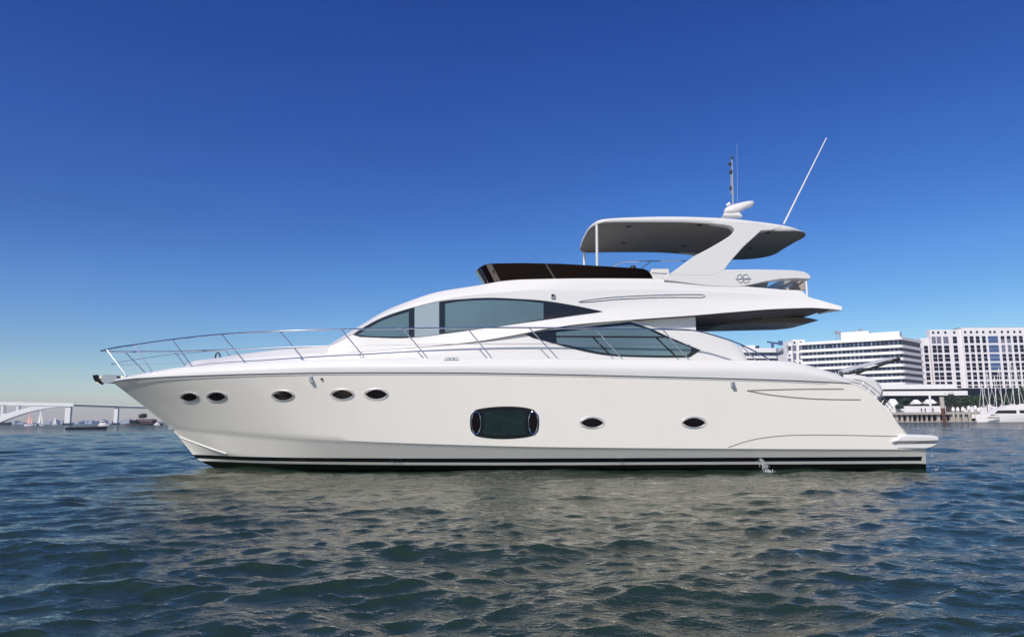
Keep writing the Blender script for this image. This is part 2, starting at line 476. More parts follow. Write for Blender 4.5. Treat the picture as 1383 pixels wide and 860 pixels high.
NS = 90
S_pts = [(152, 516, 0), (160, 514.5, .38), (180, 512.5, .95), (204, 510.7, 1.38), (245, 508.6, 1.82), (287, 507.2, 2.08), (340, 505.6, 2.3),
         (440, 503.8, 2.5), (600, 503.8, 2.6), (740, 505.8, 2.62), (880, 509, 2.62), (1040, 513.3, 2.6), (1114, 516.3, 2.56), (1150, 519, 2.54),
         (1172, 529, 2.53), (1190, 543.5, 2.52), (1206, 560, 2.5), (1217, 574, 2.49), (1225, 589, 2.48)]
M_pts = [(190, 545, 0), (204, 544.4, .42), (230, 543.6, .95), (287, 545, 1.55), (340, 547, 1.92), (440, 549, 2.28), (600, 552, 2.5), (740, 555, 2.56),
         (1040, 561, 2.56), (1140, 566, 2.53), (1190, 574, 2.5), (1215, 586, 2.48), (1229, 597, 2.46)]
K_pts = [(232, 578, 0), (248, 579.4, .36), (280, 582.5, .85), (340, 587.5, 1.42), (440, 593.7, 1.98), (600, 600, 2.32), (740, 603.4, 2.44),
         (1040, 606, 2.48), (1200, 606.6, 2.46), (1251, 606.8, 2.42)]
K2_pts = [(233, 579.5, 0), (249, 581, .33), (281, 584.2, .80), (340, 589.5, 1.36), (440, 596, 1.90), (600, 602.5, 2.24), (740, 606, 2.36),
          (1040, 608.6, 2.40), (1200, 609.2, 2.39), (1251, 609.4, 2.36)]
C_pts = [(243, 591, 0), (275, 601.5, .40), (305, 611, .74), (340, 618, 1.0), (400, 624, 1.36), (600, 628, 1.92), (740, 629, 2.08), (1040, 630.5, 2.16), (1251, 631, 2.18)]
C2_pts = [(244, 593, 0), (275, 604, .36), (305, 613.5, .68), (340, 620.5, .94), (400, 626.5, 1.3), (600, 630.5, 1.88), (740, 631.5, 2.05), (1040, 633, 2.13), (1251, 633.5, 2.15)]
pw = 1.5
S = curve(S_pts, NS, pw); Mc = curve(M_pts, NS, pw); K = curve(K_pts, NS, pw); K2 = [Vector((p.x, min(0, p.y + 0.035), p.z - 0.035)) for p in K]
C = curve(C_pts, NS, pw); C2 = curve(C2_pts, NS, pw)
x1 = C2[-1].x
stem0 = yp(285, 631, 0)
KE = []
for i in range(NS):
    t = (i / (NS - 1)) ** pw
    x = yp(262, 615, 0).x + (x1 - yp(262, 615, 0).x) * t
    zk = 0.34 - 1.35 * min(1, t * 6.0) ** 0.8 + 0.3 * t
    KE.append(Vector((x, 0, zk)))
def half(rows): return rows
top_side = [[a.lerp(b, j / 12) + Vector((0, 0.06 * math.sin(math.pi * j / 12) * max(0, 1 - i / 55) * min(1, i / 12), 0)) for i, (a, b) in enumerate(zip(S, K))] for j in range(13)]
low = [K2, C]
bott = [C2, KE]
mb = MB()
for side in (0, 1):
    for grp in (top_side, [K, K2], subdiv(low, 5), [C, C2], subdiv(bott, 4)):
        g = grp if side == 0 else mir(grp)
        mb.grid(g)
# stern faces
end = [g[-1] for g in top_side] + [K2[-1], C[-1], C2[-1], KE[-1]]
st_l = end
st_r = [Vector((p.x, -p.y, p.z)) for p in end]
mb.grid([[st_l[i], st_r[i]] for i in range(len(end))])
hull = mb.build('hull', M['hull'], yacht, True, 28)
hv = [v.co.copy() for v in hull.data.vertices]
BV_HULL = BVHTree.FromPolygons(hv, [tuple(p.vertices) for p in hull.data.polygons])

# gunwale band: from the rub line over the rounded top to the deck
G_pts = [(154, 513.2, 0), (161, 511, .33), (171, 508.4, .62), (204, 502.2, 1.22), (245, 496.2, 1.68), (287, 493, 1.95), (332, 490.4, 2.16), (411, 486.7, 2.38),
         (493, 484.6, 2.46), (665, 484.5, 2.5), (840, 485.5, 2.5), (960, 486.8, 2.49), (1030, 487.2, 2.48), (1062, 488.5, 2.47), (1085, 492, 2.46), (1118, 501.5, 2.45), (1140, 508, 2.45), (1150, 516, 2.45)]
GM_pts = [(153, 514.8, 0), (160.5, 513, .37), (175, 511, .86), (204, 506.5, 1.36), (245, 502.5, 1.80), (287, 500.2, 2.07), (340, 497.8, 2.29), (440, 494.6, 2.50),
          (600, 493.5, 2.6), (740, 494.5, 2.62), (880, 496.5, 2.62), (1040, 499, 2.6), (1085, 502, 2.58), (1118, 508, 2.55), (1151, 517.5, 2.53)]
SB_pts = [p for p in S_pts if p[0] <= 1114] + [(1151, 519, 2.52)]
SB = curve(SB_pts, NS, pw, db=0.032, dz=0.02)
SB2 = curve(SB_pts, NS, pw, db=-0.02, dz=0.012)
GM = curve(GM_pts, NS, pw, db=0.035); G = curve(G_pts, NS, pw)
def inward(c, d, dz):
    return [Vector((p.x + (0.02 if abs(p.y) < 0.05 else 0), min(p.y + d, 0), p.z + dz)) for p in c]
Gi = inward(G, 0.10, 0.012); Gd = inward(G, 0.16, -0.05); Gc = [Vector((p.x, 0, p.z - 0.03)) for p in Gd]
mb = MB()
band = [SB2, SB] + subdiv([SB, GM, G, Gi], 5)[1:] + [Gd, Gc]
mb.grid(band); mb.grid(mir(band))
mb.grid([[g[-1], Vector((g[-1].x, -g[-1].y, g[-1].z))] for g in band])
gunwale = mb.build('gunwale_deck', M['gel'], yacht, True, 40)

def spath(pts, bv, off=0.006):
    out = []
    for u, v in pts:
        d = lray(u, v)
        h = bv.ray_cast(CAM_L, d)
        if h[0] is None: continue
        n = h[1] if h[1].dot(d) < 0 else -h[1]
        out.append(h[0] + n * off)
    return out
def dense(pts, step=4.0, closed=False, smooth=True):
    """resample a pixel outline; Catmull-Rom when smooth"""
    P = [Vector(p) for p in pts]
    n = len(P); out = []
    m = n if closed else n - 1
    for i in range(m):
        a = P[(i - 1) % n] if closed or i > 0 else P[i]
        b = P[i]; c = P[(i + 1) % n]
        d = P[(i + 2) % n] if closed or i + 2 < n else c
        k = max(1, int((c - b).length / step))
        for j in range(k):
            s = j / k
            if smooth: out.append(tuple(0.5 * ((2 * b) + (c - a) * s + (2 * a - 5 * b + 4 * c - d) * s * s + (3 * b - a - 3 * c + d) * s ** 3)))
            else: out.append(tuple(b.lerp(c, s)))
    if not closed: out.append(tuple(P[-1]))
    return out
def decal(name, poly, bv, m, parent, off=0.008, thick=0.02, step=6.0, smooth=True):
    """a panel that follows the surface under the given outline"""
    ol = [Vector(p) for p in poly]
    n = len(ol)
    us = [p.x for p in ol]; vs2 = [p.y for p in ol]
    def inside(x, y):
        c = False
        for i in range(n):
            a, b = ol[i], ol[(i + 1) % n]
            if (a.y > y) != (b.y > y) and x < (b.x - a.x) * (y - a.y) / (b.y - a.y) + a.x: c = not c
        return c
    def far(x, y):
        q = Vector((x, y))
        return min((q - p).length for p in ol) > step * 0.35
    gx = np.arange(min(us) + step / 2, max(us), step); gy = np.arange(min(vs2) + step / 2, max(vs2), step)
    inner = [Vector((x, y)) for x in gx for y in gy if inside(x, y) and far(x, y)]
    res = delaunay_2d_cdt(ol + inner, [(i, (i + 1) % n) for i in range(n)], [list(range(n))], 1, 0.001)
    vv, ff = res[0], res[2]
    top, bot, last = [], [], None
    for p in vv:
        d = lray(p.x, p.y)
        h = bv.ray_cast(CAM_L, d)
        if h[0] is None:
            h = last
            pt = CAM_L + d * ((h[0].y - CAM_L.y) / d.y) if h else CAM_L + d * 19
            nn = h[1] if h else Vector((0, -1, 0))
        else:
            pt, nn, last = h[0], h[1], h
        if nn.dot(d) > 0: nn = -nn
        top.append(pt + nn * off); bot.append(pt + nn * (off - thick))
    mb = MB()
    k = len(top)
    cnt = {}
    for f in ff:
        for i in range(len(f)):
            e = (f[i], f[(i + 1) % len(f)])
            cnt[e] = 1
    fs = [tuple(f) for f in ff] + [tuple(i + k for i in reversed(f)) for f in ff]
    for (a, b) in list(cnt):
        if (b, a) not in cnt: fs.append((b, a, a + k, b + k))
    mb.add(top + bot, fs)
    return mb.build(name, m, parent, smooth, 50, merge=0)
def stube(name, pts, bv, r, m, parent, off=0.004, n=6):
    q = spath(pts, bv, off)
    return MB().tube(q, r, n).build(name, m, parent, True)

# ---- deckhouse (lower body) and upper body
ND = 110
B0_pts = [(247, 497.0, 1.2), (287, 493, 1.5), (340, 490.5, 1.72), (440, 487.5, 1.93), (600, 486.8, 2.05), (740, 487.5, 2.05), (1008, 489.5, 1.98)]
L_pts = [(247, 496, .9), (287, 488.5, 1.25), (340, 483, 1.5), (443, 477.3, 1.82), (495, 474.8, 1.885), (560, 469.6, 1.94), (637, 462.6, 1.97), (694, 453.8, 1.98),
         (740, 445.4, 1.98), (781, 439.2, 1.97), (851, 432.6, 1.95), (878, 440.6, 1.95), (890, 443.3, 1.95), (909, 445, 1.97), (930, 445.8, 1.97), (948, 447.2, 1.97), (971, 454, 1.95), (990, 463.5, 1.92),
         (1003, 474, 1.88), (1008.4, 483, 1.86)]
B0 = curve(B0_pts, ND); LL = curve(L_pts, ND)
BM = [a.lerp(b, 0.5) + Vector((0, -0.015 * min(1, i / 25), 0)) for i, (a, b) in enumerate(zip(B0, LL))]
side = subdiv([B0, BM, LL], 7)
# foredeck hump: shoulder to crown, full width forward; aft of it a thick side wall
H_pts = [(248, 495, .45), (262, 487.3, .75), (287, 484, .9), (321, 478.8, 1.05), (377, 471.8, 1.25), (410, 469, 1.33), (443, 466.3, 1.38), (480, 463.5, 1.4), (1008, 470, 1.2)]
HH = curve(H_pts, ND)
xh = yp(480, 463, 1.4).x
xa = yp(878, 441, 1.9).x
top_in = []
for i in range(ND):
    p = LL[i]
    if p.x < xh: top_in.append(HH[i])
    else: top_in.append(Vector((p.x, p.y + 0.22, p.z)))
crown = [Vector((p.x, 0, p.z + (0.03 if p.x < xh else -0.25))) if p.x < xa else Vector((q.x, q.y, q.z - 0.6)) for p, q in zip(top_in, top_in)]
mb = MB()
rows = side + subdiv([LL, top_in], 4)[1:] + [crown]
mb.grid(rows); mb.grid(mir(rows))
for gg in (rows, mir(rows)):      # rounded end cap of the aft wing
    k = MB(); c = gg[0][-1].lerp(gg[len(side) - 1][-1], 0.5) + Vector((0.0, 0.1 if gg is rows else -0.1, 0))
    mb.add([g[-1] for g in gg] + [gg[0][-1] + Vector((0, 0.22 if gg is rows else -0.22, 0))], [tuple(range(len(gg) + 1))])
deckhouse = mb.build('deckhouse', M['gel'], yacht, True, 40)
BV_LOW = BVHTree.FromPolygons([v.co.copy() for v in deckhouse.data.vertices], [tuple(p.vertices) for p in deckhouse.data.polygons])
# recessed quarter panel between the aft wing and the flybridge, and the saloon bulkhead it closes
pa, pb = yp(846, 431, 1.85), yp(939, 424, 1.85)
zb = yp(900, 462, 1.85).z
for y0_, y1_ in ((-1.86, -1.70), (1.70, 1.86)):
    MB().prism([(pa.x, zb), (pb.x, zb), (pb.x, pb.z + 0.03), (pa.x, pa.z + 0.05)], y0_, y1_).build('saloon_quarter_panel', M['gel'], yacht)
MB().box(pb.x - 0.5, pb.x - 0.42, -1.69, 1.69, zb - 0.8, pb.z - 0.02).build('saloon_door_glass', M['black'], yacht)

LU_pts = [(443, 477, 1.82), (495, 474.4, 1.89), (560, 469.1, 1.955), (636, 461.9, 2.01), (694, 452.6, 2.06), (740, 443.7, 2.08), (781, 437.8, 2.09), (855, 431.6, 2.10), (939, 425.6, 2.12),
          (994, 421, 2.14), (1050, 417, 2.18), (1093, 415.6, 2.24), (1120, 417, 2.3), (1137, 419.2, 2.35)]
U1_pts = [(443, 471.5, 1.76), (495, 455, 1.82), (560, 446, 1.86), (600, 441, 1.86), (660, 433, 1.90), (740, 424, 1.94), (814, 417, 1.96), (880, 410, 1.98), (940, 406, 2.0), (1000, 405.5, 2.03),
          (1060, 405.5, 2.08), (1100, 410.5, 2.18), (1137, 415.6, 2.34)]
U2_pts = [(443, 468.5, 1.72), (472, 452.5, 1.745), (495, 438.3, 1.765), (521, 424.5, 1.775), (560, 411.5, 1.79), (600, 401.5, 1.80), (660, 394, 1.83), (740, 389, 1.87), (814, 388.5, 1.90), (880, 388, 1.93), (940, 390, 1.95), (1000, 393.5, 1.98),
          (1060, 398.5, 2.02), (1100, 406.3, 2.12), (1120, 410.4, 2.23), (1137, 414.5, 2.33)]
T_pts = [(443, 466.5, 1.38), (463, 454, 1.42), (486, 440, 1.44), (521, 419.5, 1.47), (556, 405.6, 1.51), (590, 395, 1.56), (648, 385.5, 1.62), (683, 379.9, 1.68), (706, 378.2, 1.72), (760, 377, 1.80),
         (879, 377, 1.86), (914, 379, 1.89), (1001, 386.6, 1.93), (1061, 391.7, 1.96), (1087, 393.6, 1.99), (1091, 400.3, 2.03), (1104, 404.2, 2.10), (1120, 408.9, 2.2), (1137, 413.8, 2.32)]
LU = curve(LU_pts, ND); U1 = curve(U1_pts, ND); U2 = curve(U2_pts, ND); TT = curve(T_pts, ND)
Ti = [Vector((p.x, p.y + 0.10, p.z + 0.012)) for p in TT]
Tc = [Vector((p.x, 0, p.z + (0.10 if p.x < yp(700, 378, 1.7).x else 0.02))) for p in TT]
U12 = [a.lerp(b, 0.8) + Vector((0, -0.010, 0)) for a, b in zip(U1, U2)]
upper_side = subdiv([LU, U1, U12, U2, TT, Ti], 5)
mb = MB()
xend = yp(1093, 423, 1.9).x; xend_m = yp(1078, 430, 0).x
def trim(p):                      # the deck between the two pointed quarter fins stops short of their tips
    return p
tips = upper_side
mb.grid(tips); mb.grid(mir(tips))
# top between the two coamings, down to the point where the fins part
kmax = max(i for i in range(ND) if TT[i].x < xend_m)
mb.grid([Ti[:kmax + 1], Tc[:kmax + 1], [Vector((p.x, -p.y, p.z)) for p in Ti[:kmax + 1]]])
# fins: top, inner side and underside
for s_ in (1, -1):
    f = lambda v: Vector((v.x, v.y * s_, v.z))
    a = Ti[kmax:]; b = LU[kmax:]
    n_ = len(a)
    inn_t = []; inn_b = []
    for i in range(n_):
        t = i / (n_ - 1)
        yy = a[i].y + 0.75 * (1 - t)
        inn_t.append(Vector((a[i].x, yy, a[i].z - 0.002)))
        inn_b.append(Vector((b[i].x, b[i].y + 0.85 * (1 - t), b[i].z - 0.03 * (1 - t))))
    mb.grid([[f(p) for p in g] for g in (a, inn_t, inn_b, b)])
# lip under the side: a short return, then the headliner part
LR = [Vector((p.x, p.y + 0.13, p.z + 0.012)) for p in LU]
mb.grid([LU, LR]); mb.grid(mir([LU, LR]))
fly = mb.build('flybridge_body', M['gel'], yacht, True, 35)
BV_UP = BVHTree.FromPolygons([v.co.copy() for v in fly.data.vertices], [tuple(p.vertices) for p in fly.data.polygons])

k0 = min(i for i in range(ND) if LU[i].x > pa.x)
und = []
for i in range(k0, kmax + 1):
    p = LR[i]; t = (i - k0) / (kmax - k0)
    dz = -0.20 * math.sin(math.pi * min(1, t * 0.75 + 0.25))
    row = [Vector((p.x, p.y, p.z - 0.0)), Vector((p.x, p.y + 0.35, p.z + dz * 0.4)), Vector((p.x, p.y + 0.8, p.z + dz)), Vector((p.x + 0.02, p.y + 1.3, p.z + dz * 1.1)), Vector((p.x + 0.05, 0, p.z + dz * 1.1))]
    und.append(row + [Vector((q.x, -q.y, q.z)) for q in row[-2::-1]])
mb = MB(); mb.grid(und)
lastr = und[-1]
mb.grid([lastr, [Vector((q.x, q.y, TT[kmax].z)) for q in lastr]])
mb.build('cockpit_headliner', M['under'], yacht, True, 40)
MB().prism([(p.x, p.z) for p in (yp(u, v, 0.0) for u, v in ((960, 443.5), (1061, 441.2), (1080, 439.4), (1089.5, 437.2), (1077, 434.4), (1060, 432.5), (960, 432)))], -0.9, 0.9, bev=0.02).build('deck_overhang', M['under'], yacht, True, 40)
for yy, l0, l1 in ((-1.25, 0.0, 0.75), (-0.45, 0.1, 0.85), (0.5, 0.0, 0.7)):
    i0, i1 = int(l0 * (len(und) - 1)), int(l1 * (len(und) - 1))
    pts = []
    for i in range(i0, i1 + 1, 2):
        p = und[i][3]
        pts.append((p.x, yy + 0.12 * math.sin((i - i0) / 9.0), p.z - 0.012))
    if len(pts) > 2: MB().tube(pts, 0.022, 6).build('headliner_reflection', M['black'], yacht, True)  # dark wavy reflections on the underside, laid on as black tubes

# ---- side windows of the upper body
up_outer = dense([(476.6, 451.9), (497.8, 438), (521, 427), (551, 417), (592.7, 407.2), (625, 403.8), (659.8, 402.1), (694.5, 403.3), (733.8, 406.0), (774.7, 412.4), (814, 420.6)], 5) \
    + dense([(808, 422), (774, 426.5), (733.9, 432.2), (671.4, 440.8), (602, 450.3), (559, 455.4), (532.5, 456.5), (486.3, 454.8)], 5)
w1 = decal('side_window', up_outer, BV_UP, M['black'], yacht, 0.010, 0.03)
w1['label'] = 'long arched side window band with three panes'
def pane(poly, m, parent, bv, off=0.016, sm=True, name='pane'):
    return decal(name, dense(poly, 6, True, False) if not sm else poly, bv, m, parent, off, 0.012, 8)
pane(dense([(483, 452.3), (499, 442.6), (521, 431.2), (552.2, 421.2)], 5) + [(552.2, 430), (552.2, 442), (552.2, 454.4), (532, 454.6), (510, 454.4), (495, 453.6)], M['glass'], w1, BV_UP)
p2 = pane(dense([(560, 415.0), (576, 411.2), (593.2, 407.8)], 6) + [(593.2, 420), (593.2, 436), (593.2, 451.6), (576, 453.8), (560, 455.6), (560, 440), (560, 427)], M['glasspale'], w1, BV_UP)
p2['label'] = 'pale frameless middle pane'
pane(dense([(601.3, 410.2), (625, 406.9), (660, 405.3), (706, 406.8), (734, 409.6)], 6) + [(734, 420)] + dense([(734, 431), (706, 435.8), (678, 440.0), (640, 444.8), (601.3, 449.3)], 6) + [(601.3, 436), (601.3, 423)], M['glass'], w1, BV_UP)

# ---- saloon window of the lower body
lo_outer = dense([(709.6, 451.4), (740.8, 446.3), (786, 441.6), (851, 434.6)], 6, smooth=False)[:-1] + dense([(851, 434.6), (878.8, 443.4), (902, 454.4), (946, 472.7)], 6, smooth=False)[:-1] \
    + dense([(946, 472.7), (931, 482.4)], 6) [:-1] + dense([(931, 482.4), (890, 482.6), (832.6, 480.8), (797.8, 476.2), (763, 468), (740, 461.6), (720, 456.4)], 6)
w2 = decal('saloon_window', lo_outer, BV_LOW, M['black'], yacht, 0.012, 0.03)
w2['label'] = 'diamond shaped lower saloon window with dark bars'
pane(dense([(751, 448.8), (786, 445.4), (851, 438.0), (876.5, 446), (897, 455.5), (933, 469.5), (933, 475), (927, 480)], 6, smooth=False) + dense([(927, 480), (880, 479.8), (828, 478), (786, 470.4), (752, 462.6)], 6)[1:], M['glass'], w2, BV_LOW)
for a, b in (((751, 454.4), (896, 455.2)), ((800.6, 455.4), (822.5, 478)), ((885.8, 455.8), (911, 479.7))):
    stube('glazing_bar', dense([a, b], 8), BV_LOW, 0.02, M['black'], w2, 0.02)

# ---- hull window and portholes
hw_outer = dense([(634.8, 570.7), (636, 560), (641.5, 553.6), (660, 549.9), (682, 548.6), (704.6, 549.5), (721, 553.4), (726.8, 560), (728, 570.7), (726.6, 582), (721, 587.4), (704.6, 590.9), (682, 592.3), (660, 591.4), (642, 588), (636.4, 582)], 5, True)
w3 = decal('hull_window', hw_outer, BV_HULL, M['black'], yacht, 0.010, 0.03)
w3['label'] = 'barrel shaped black hull window between two oval ports'
pane(dense([(653, 556.6), (682, 553.6), (710.5, 556.6), (708.3, 570.7), (710.5, 585.2), (682, 587.4), (653, 585.4), (655.5, 570.7)], 5, True), M['hullglass'], w3, BV_HULL)
def oval(cx, cy, rx, ry, n=28, p=1.0):
    out = []
    for k in range(n):
        t = 2 * math.pi * k / n
        c, s = math.cos(t), math.sin(t)
        out.append((cx + rx * math.copysign(abs(c) ** p, c), cy + ry * math.copysign(abs(s) ** (1 / p if p < 1 else p), s)))
    return out
for cx in (643.2, 720.0):
    o = pane(oval(cx, 570.7, 6, 15), M['portglass'], w3, BV_HULL, 0.020, name='oval_port')
    q = spath(oval(cx, 570.7, 6.2, 15.2) + oval(cx, 570.7, 6.2, 15.2)[:1], BV_HULL, 0.022)
    MB().tube(q, 0.010, 6).build('port_ring', M['steel'], w3, True)
def lens(cx, cy, rx, ry, n=12):
    up = [(cx + rx * math.cos(math.pi - math.pi * k / n), cy - ry * (1 - math.cos(math.pi - math.pi * k / n) ** 2) ** 0.85) for k in range(n)]
    dn = [(cx + rx * math.cos(math.pi * k / n), cy + ry * (1 - math.cos(math.pi * k / n) ** 2) ** 0.85) for k in range(n)]
    return up + dn
for cx, cy, rx, ry in ((256.2, 535.8, 11.0, 5.0), (293, 535.2, 12.2, 5.4), (382.3, 533.8, 13.8, 6.0), (462.4, 532.3, 14.4, 6.0), (508.4, 532.0, 14.6, 6.2), (799.5, 570.4, 15.0, 6.2), (937, 570.2, 15.2, 6.2)):
    rim = decal('porthole', oval(cx, cy, rx + 1.3, ry + 1.3, 32), BV_HULL, M['gel'], yacht, 0.009, 0.03, 5)
    q = spath(oval(cx, cy, rx + 1.2, ry + 1.2, 36) + oval(cx, cy, rx + 1.2, ry + 1.2, 36)[:1], BV_HULL, 0.016)
    MB().tube(q, 0.006, 6).build('porthole_rim', M['dullsteel'], rim, True)
    decal('porthole_pane', lens(cx, cy, rx, ry), BV_HULL, M['portglass'], rim, 0.020, 0.01, 5)

# ---- seams, spray rail, vents and fittings on the hull
for nm, pts, r_, m_ in (
    ('styling_groove', [(1009, 527), (1060, 525.6), (1100, 525.0), (1139, 525)], 0.014, 'greyline'),
    ('styling_groove', [(1009, 527.3), (1040, 532.8), (1080, 537), (1120, 539), (1162, 539.4)], 0.014, 'greyline'),
    ('quarter_seam', [(984, 603.5), (1010, 595), (1040, 589.6), (1080, 587), (1150, 587.4), (1218, 589)], 0.010, 'greyline'),
    ('deck_seam', None, 0, None)):
    if pts: stube(nm, dense(pts, 6), BV_HULL, r_, M[m_], yacht, 0.002)
BV_GUN = BVHTree.FromPolygons([v.co.copy() for v in gunwale.data.vertices], [tuple(p.vertices) for p in gunwale.data.polygons])
sr = spath(dense([(243, 590), (262, 597), (285, 605.3), (306, 612)], 4), BV_HULL, 0.004)
if len(sr) > 2: MB().tube(sr, 0.022, 6).build('spray_rail', M['gel'], yacht, True)
# steel rub strake along the rub line
rub = [Vector((p.x, p.y - 0.008, p.z - 0.012)) for p in SB[2:-2]]
MB().tube(rub, 0.006, 6).build('rub_strake', M['steel'], yacht, True)
for u, v in ((420.5, 512.6), (989.5, 520.4)):
    q = spath([(u, v)], BV_HULL, 0.01)[0]
    mb = MB().lathe([(0.0, 0.09), (0.045, 0.09), (0.05, 0.04), (0.05, -0.04), (0.0, -0.05)], q, 10)
    mb.box(q.x - 0.02, q.x + 0.06, q.y - 0.06, q.y - 0.02, q.z - 0.07, q.z - 0.01)
    mb.build('fairlead', M['dullsteel'], yacht, True)
for u, v in ((434.7, 511.8),):
    q = spath([(u, v)], BV_HULL, 0.0)[0]
    MB().tube([q + Vector((0, 0.02, 0)), q + Vector((0, -0.03, 0))], 0.03, 10).build('vent_cap', M['rubber'], yacht, True)
for u, v in ((530, 620.5), (539, 620.8), (839, 620.2)):
    c = spath(oval(u, v, 2.6, 2.6, 14) + oval(u, v, 2.6, 2.6, 14)[:1], BV_HULL, 0.01)
    if len(c) > 5: MB().tube(c, 0.008, 5).build('skin_fitting', M['steel'], yacht, True)
q = spath([(232.5, 577)], BV_HULL, 0)
q = yp(233, 578, 0)
MB().box(q.x - 0.10, q.x + 0.05, -0.05, 0.05, q.z - 0.04, q.z + 0.08).build('towing_eye', M['dullsteel'], yacht)

# cleat on the gunwale
cq = yp(610, 484.6, 2.50)
mb = MB()
mb.tube([(cq.x - 0.17, cq.y, cq.z + 0.04), (cq.x + 0.17, cq.y, cq.z + 0.04)], 0.014, 8)
for dx_ in (-0.05, 0.05): mb.tube([(cq.x + dx_, cq.y, cq.z - 0.03), (cq.x + dx_, cq.y, cq.z + 0.04)], 0.016, 8)
mb.box(cq.x - 0.19, cq.x + 0.19, cq.y - 0.05, cq.y + 0.02, cq.z - 0.045, cq.z - 0.015)
mb.build('cleat', M['dullsteel'], yacht, True)
# foredeck hoop
mb = MB(); hq = yp(290, 484, 0.6); hr = yp(297, 484, 0.6)
mb.tube([(hq.x, -0.6, hq.z - 0.05), (hq.x + 0.03, -0.6, hq.z + 0.12), (hq.x + 0.08, -0.6, hq.z + 0.17), (hq.x + 0.13, -0.6, hq.z + 0.13), (hr.x + 0.03, -0.6, hr.z - 0.05)], 0.022, 8)
mb.build('foredeck_hoop', M['rubber'], yacht, True)

# ---- rails
def railpts(L, mirror_=True):
    near = [yp(*p) for p in L]
    # smooth in 3-D
    def cr(P, k=5):
        out = []
        for i in range(len(P) - 1):
            a = P[max(i - 1, 0)]; b = P[i]; c = P[i + 1]; d = P[min(i + 2, len(P) - 1)]
            for j in range(k):
                s = j / k
                out.append(0.5 * ((2 * b) + (c - a) * s + (2 * a - 5 * b + 4 * c - d) * s * s + (3 * b - a - 3 * c + d) * s ** 3))
        return out + [P[-1]]
    full = [Vector((p.x, -p.y, p.z)) for p in near[:0:-1]] + near
    return cr(full)
top_rail = [(137, 473.8, 0), (139.5, 472.8, .28), (147, 471, .55), (160, 468.6, .85), (181, 465.6, 1.2), (233, 458.3, 1.78), (299, 451.4, 2.2), (378, 447, 2.4), (461, 444.6, 2.47), (544, 443.4, 2.48),
            (630, 442.5, 2.48), (715, 442.5, 2.48), (804, 443.3, 2.48), (895, 444.6, 2.47), (938, 446.5, 2.47), (971, 455, 2.46), (999, 464.6, 2.46), (1027, 478.5, 2.46), (1041, 486.8, 2.46)]
MB().tube(railpts(top_rail), 0.020, 8).build('top_rail', M['steel'], yacht, True)
mid_rail = [(151, 492, 0), (154, 490.7, .3), (170, 487.5, .75), (217.7, 480.3, 1.5), (251, 476.8, 1.85), (300, 473.4, 2.18), (378, 469.3, 2.38), (461, 466.6, 2.45), (630, 464.4, 2.47), (804, 464.2, 2.47), (932, 465.8, 2.47)]
MB().tube(railpts(mid_rail), 0.008, 6).build('mid_rail', M['satin'], yacht, True)
stan = [((144.5, 472.5, .5), (171, 508.2, .66)), ((181, 466, 1.2), (205, 502.2, 1.26)), ((233, 458.6, 1.78), (259.5, 495.3, 1.78)), ((299.4, 451.6, 2.2), (331.5, 490.6, 2.12)),
        ((378, 447.1, 2.4), (411, 487, 2.34)), ((461, 445, 2.47), (493.4, 484.9, 2.42)), ((544, 443.7, 2.48), (578, 484.6, 2.44)), ((630.7, 442.9, 2.48), (664.7, 484.6, 2.45)),
        ((715, 442.9, 2.48), (753.5, 485, 2.45)), ((803.7, 443.5, 2.48), (841.4, 485.8, 2.45)), ((895, 445, 2.47), (931, 486.7, 2.45)), ((999.5, 464.8, 2.46), (1021.5, 487.4, 2.45))]
for a, b in stan:
    A, B = yp(*a), yp(*b)
    mid = A.lerp(B, 0.9) + Vector((0.012, 0, 0.0))
    for s_ in (1, -1):
        f = lambda p: Vector((p.x, p.y * s_, p.z))
        mb = MB().tube([f(A), f(mid), f(B) + Vector((0, 0, -0.03))], 0.015, 8)
        mb.lathe([(0.0, 0.03), (0.035, 0.02), (0.04, -0.02)], f(B), 10)
        mb.build('stanchion', M['satin'], yacht, True)

# ---- anchor and roller on the stem
mb = MB()
A = yp(136, 511, 0)
tipx = yp(152, 516, 0)
mb.prism([(tipx.x + 0.25, tipx.z + 0.02), (tipx.x + 0.15, tipx.z + 0.20), (tipx.x - 0.2, tipx.z + 0.22), (tipx.x - 0.30, tipx.z + 0.10), (tipx.x - 0.22, tipx.z - 0.02), (tipx.x - 0.05, tipx.z - 0.04)], -0.13, -0.10, bev=0.006)
mb.prism([(tipx.x + 0.25, tipx.z + 0.02), (tipx.x + 0.15, tipx.z + 0.20), (tipx.x - 0.2, tipx.z + 0.22), (tipx.x - 0.30, tipx.z + 0.10), (tipx.x - 0.22, tipx.z - 0.02), (tipx.x - 0.05, tipx.z - 0.04)], 0.10, 0.13, bev=0.006)
mb.tube([(tipx.x - 0.12, -0.12, tipx.z + 0.08), (tipx.x - 0.12, 0.12, tipx.z + 0.08)], 0.05, 12)
anchor_roller = mb.build('anchor_roller', M['dullsteel'], yacht, True)
mb = MB()
mb.box(tipx.x - 0.35, tipx.x + 0.5, -0.02, 0.02, tipx.z + 0.12, tipx.z + 0.17)
mb.box(tipx.x - 0.45, tipx.x - 0.31, -0.025, 0.025, tipx.z - 0.02, tipx.z + 0.16)
mb.build('anchor_shank', M['steel'], yacht, True)
mb = MB()
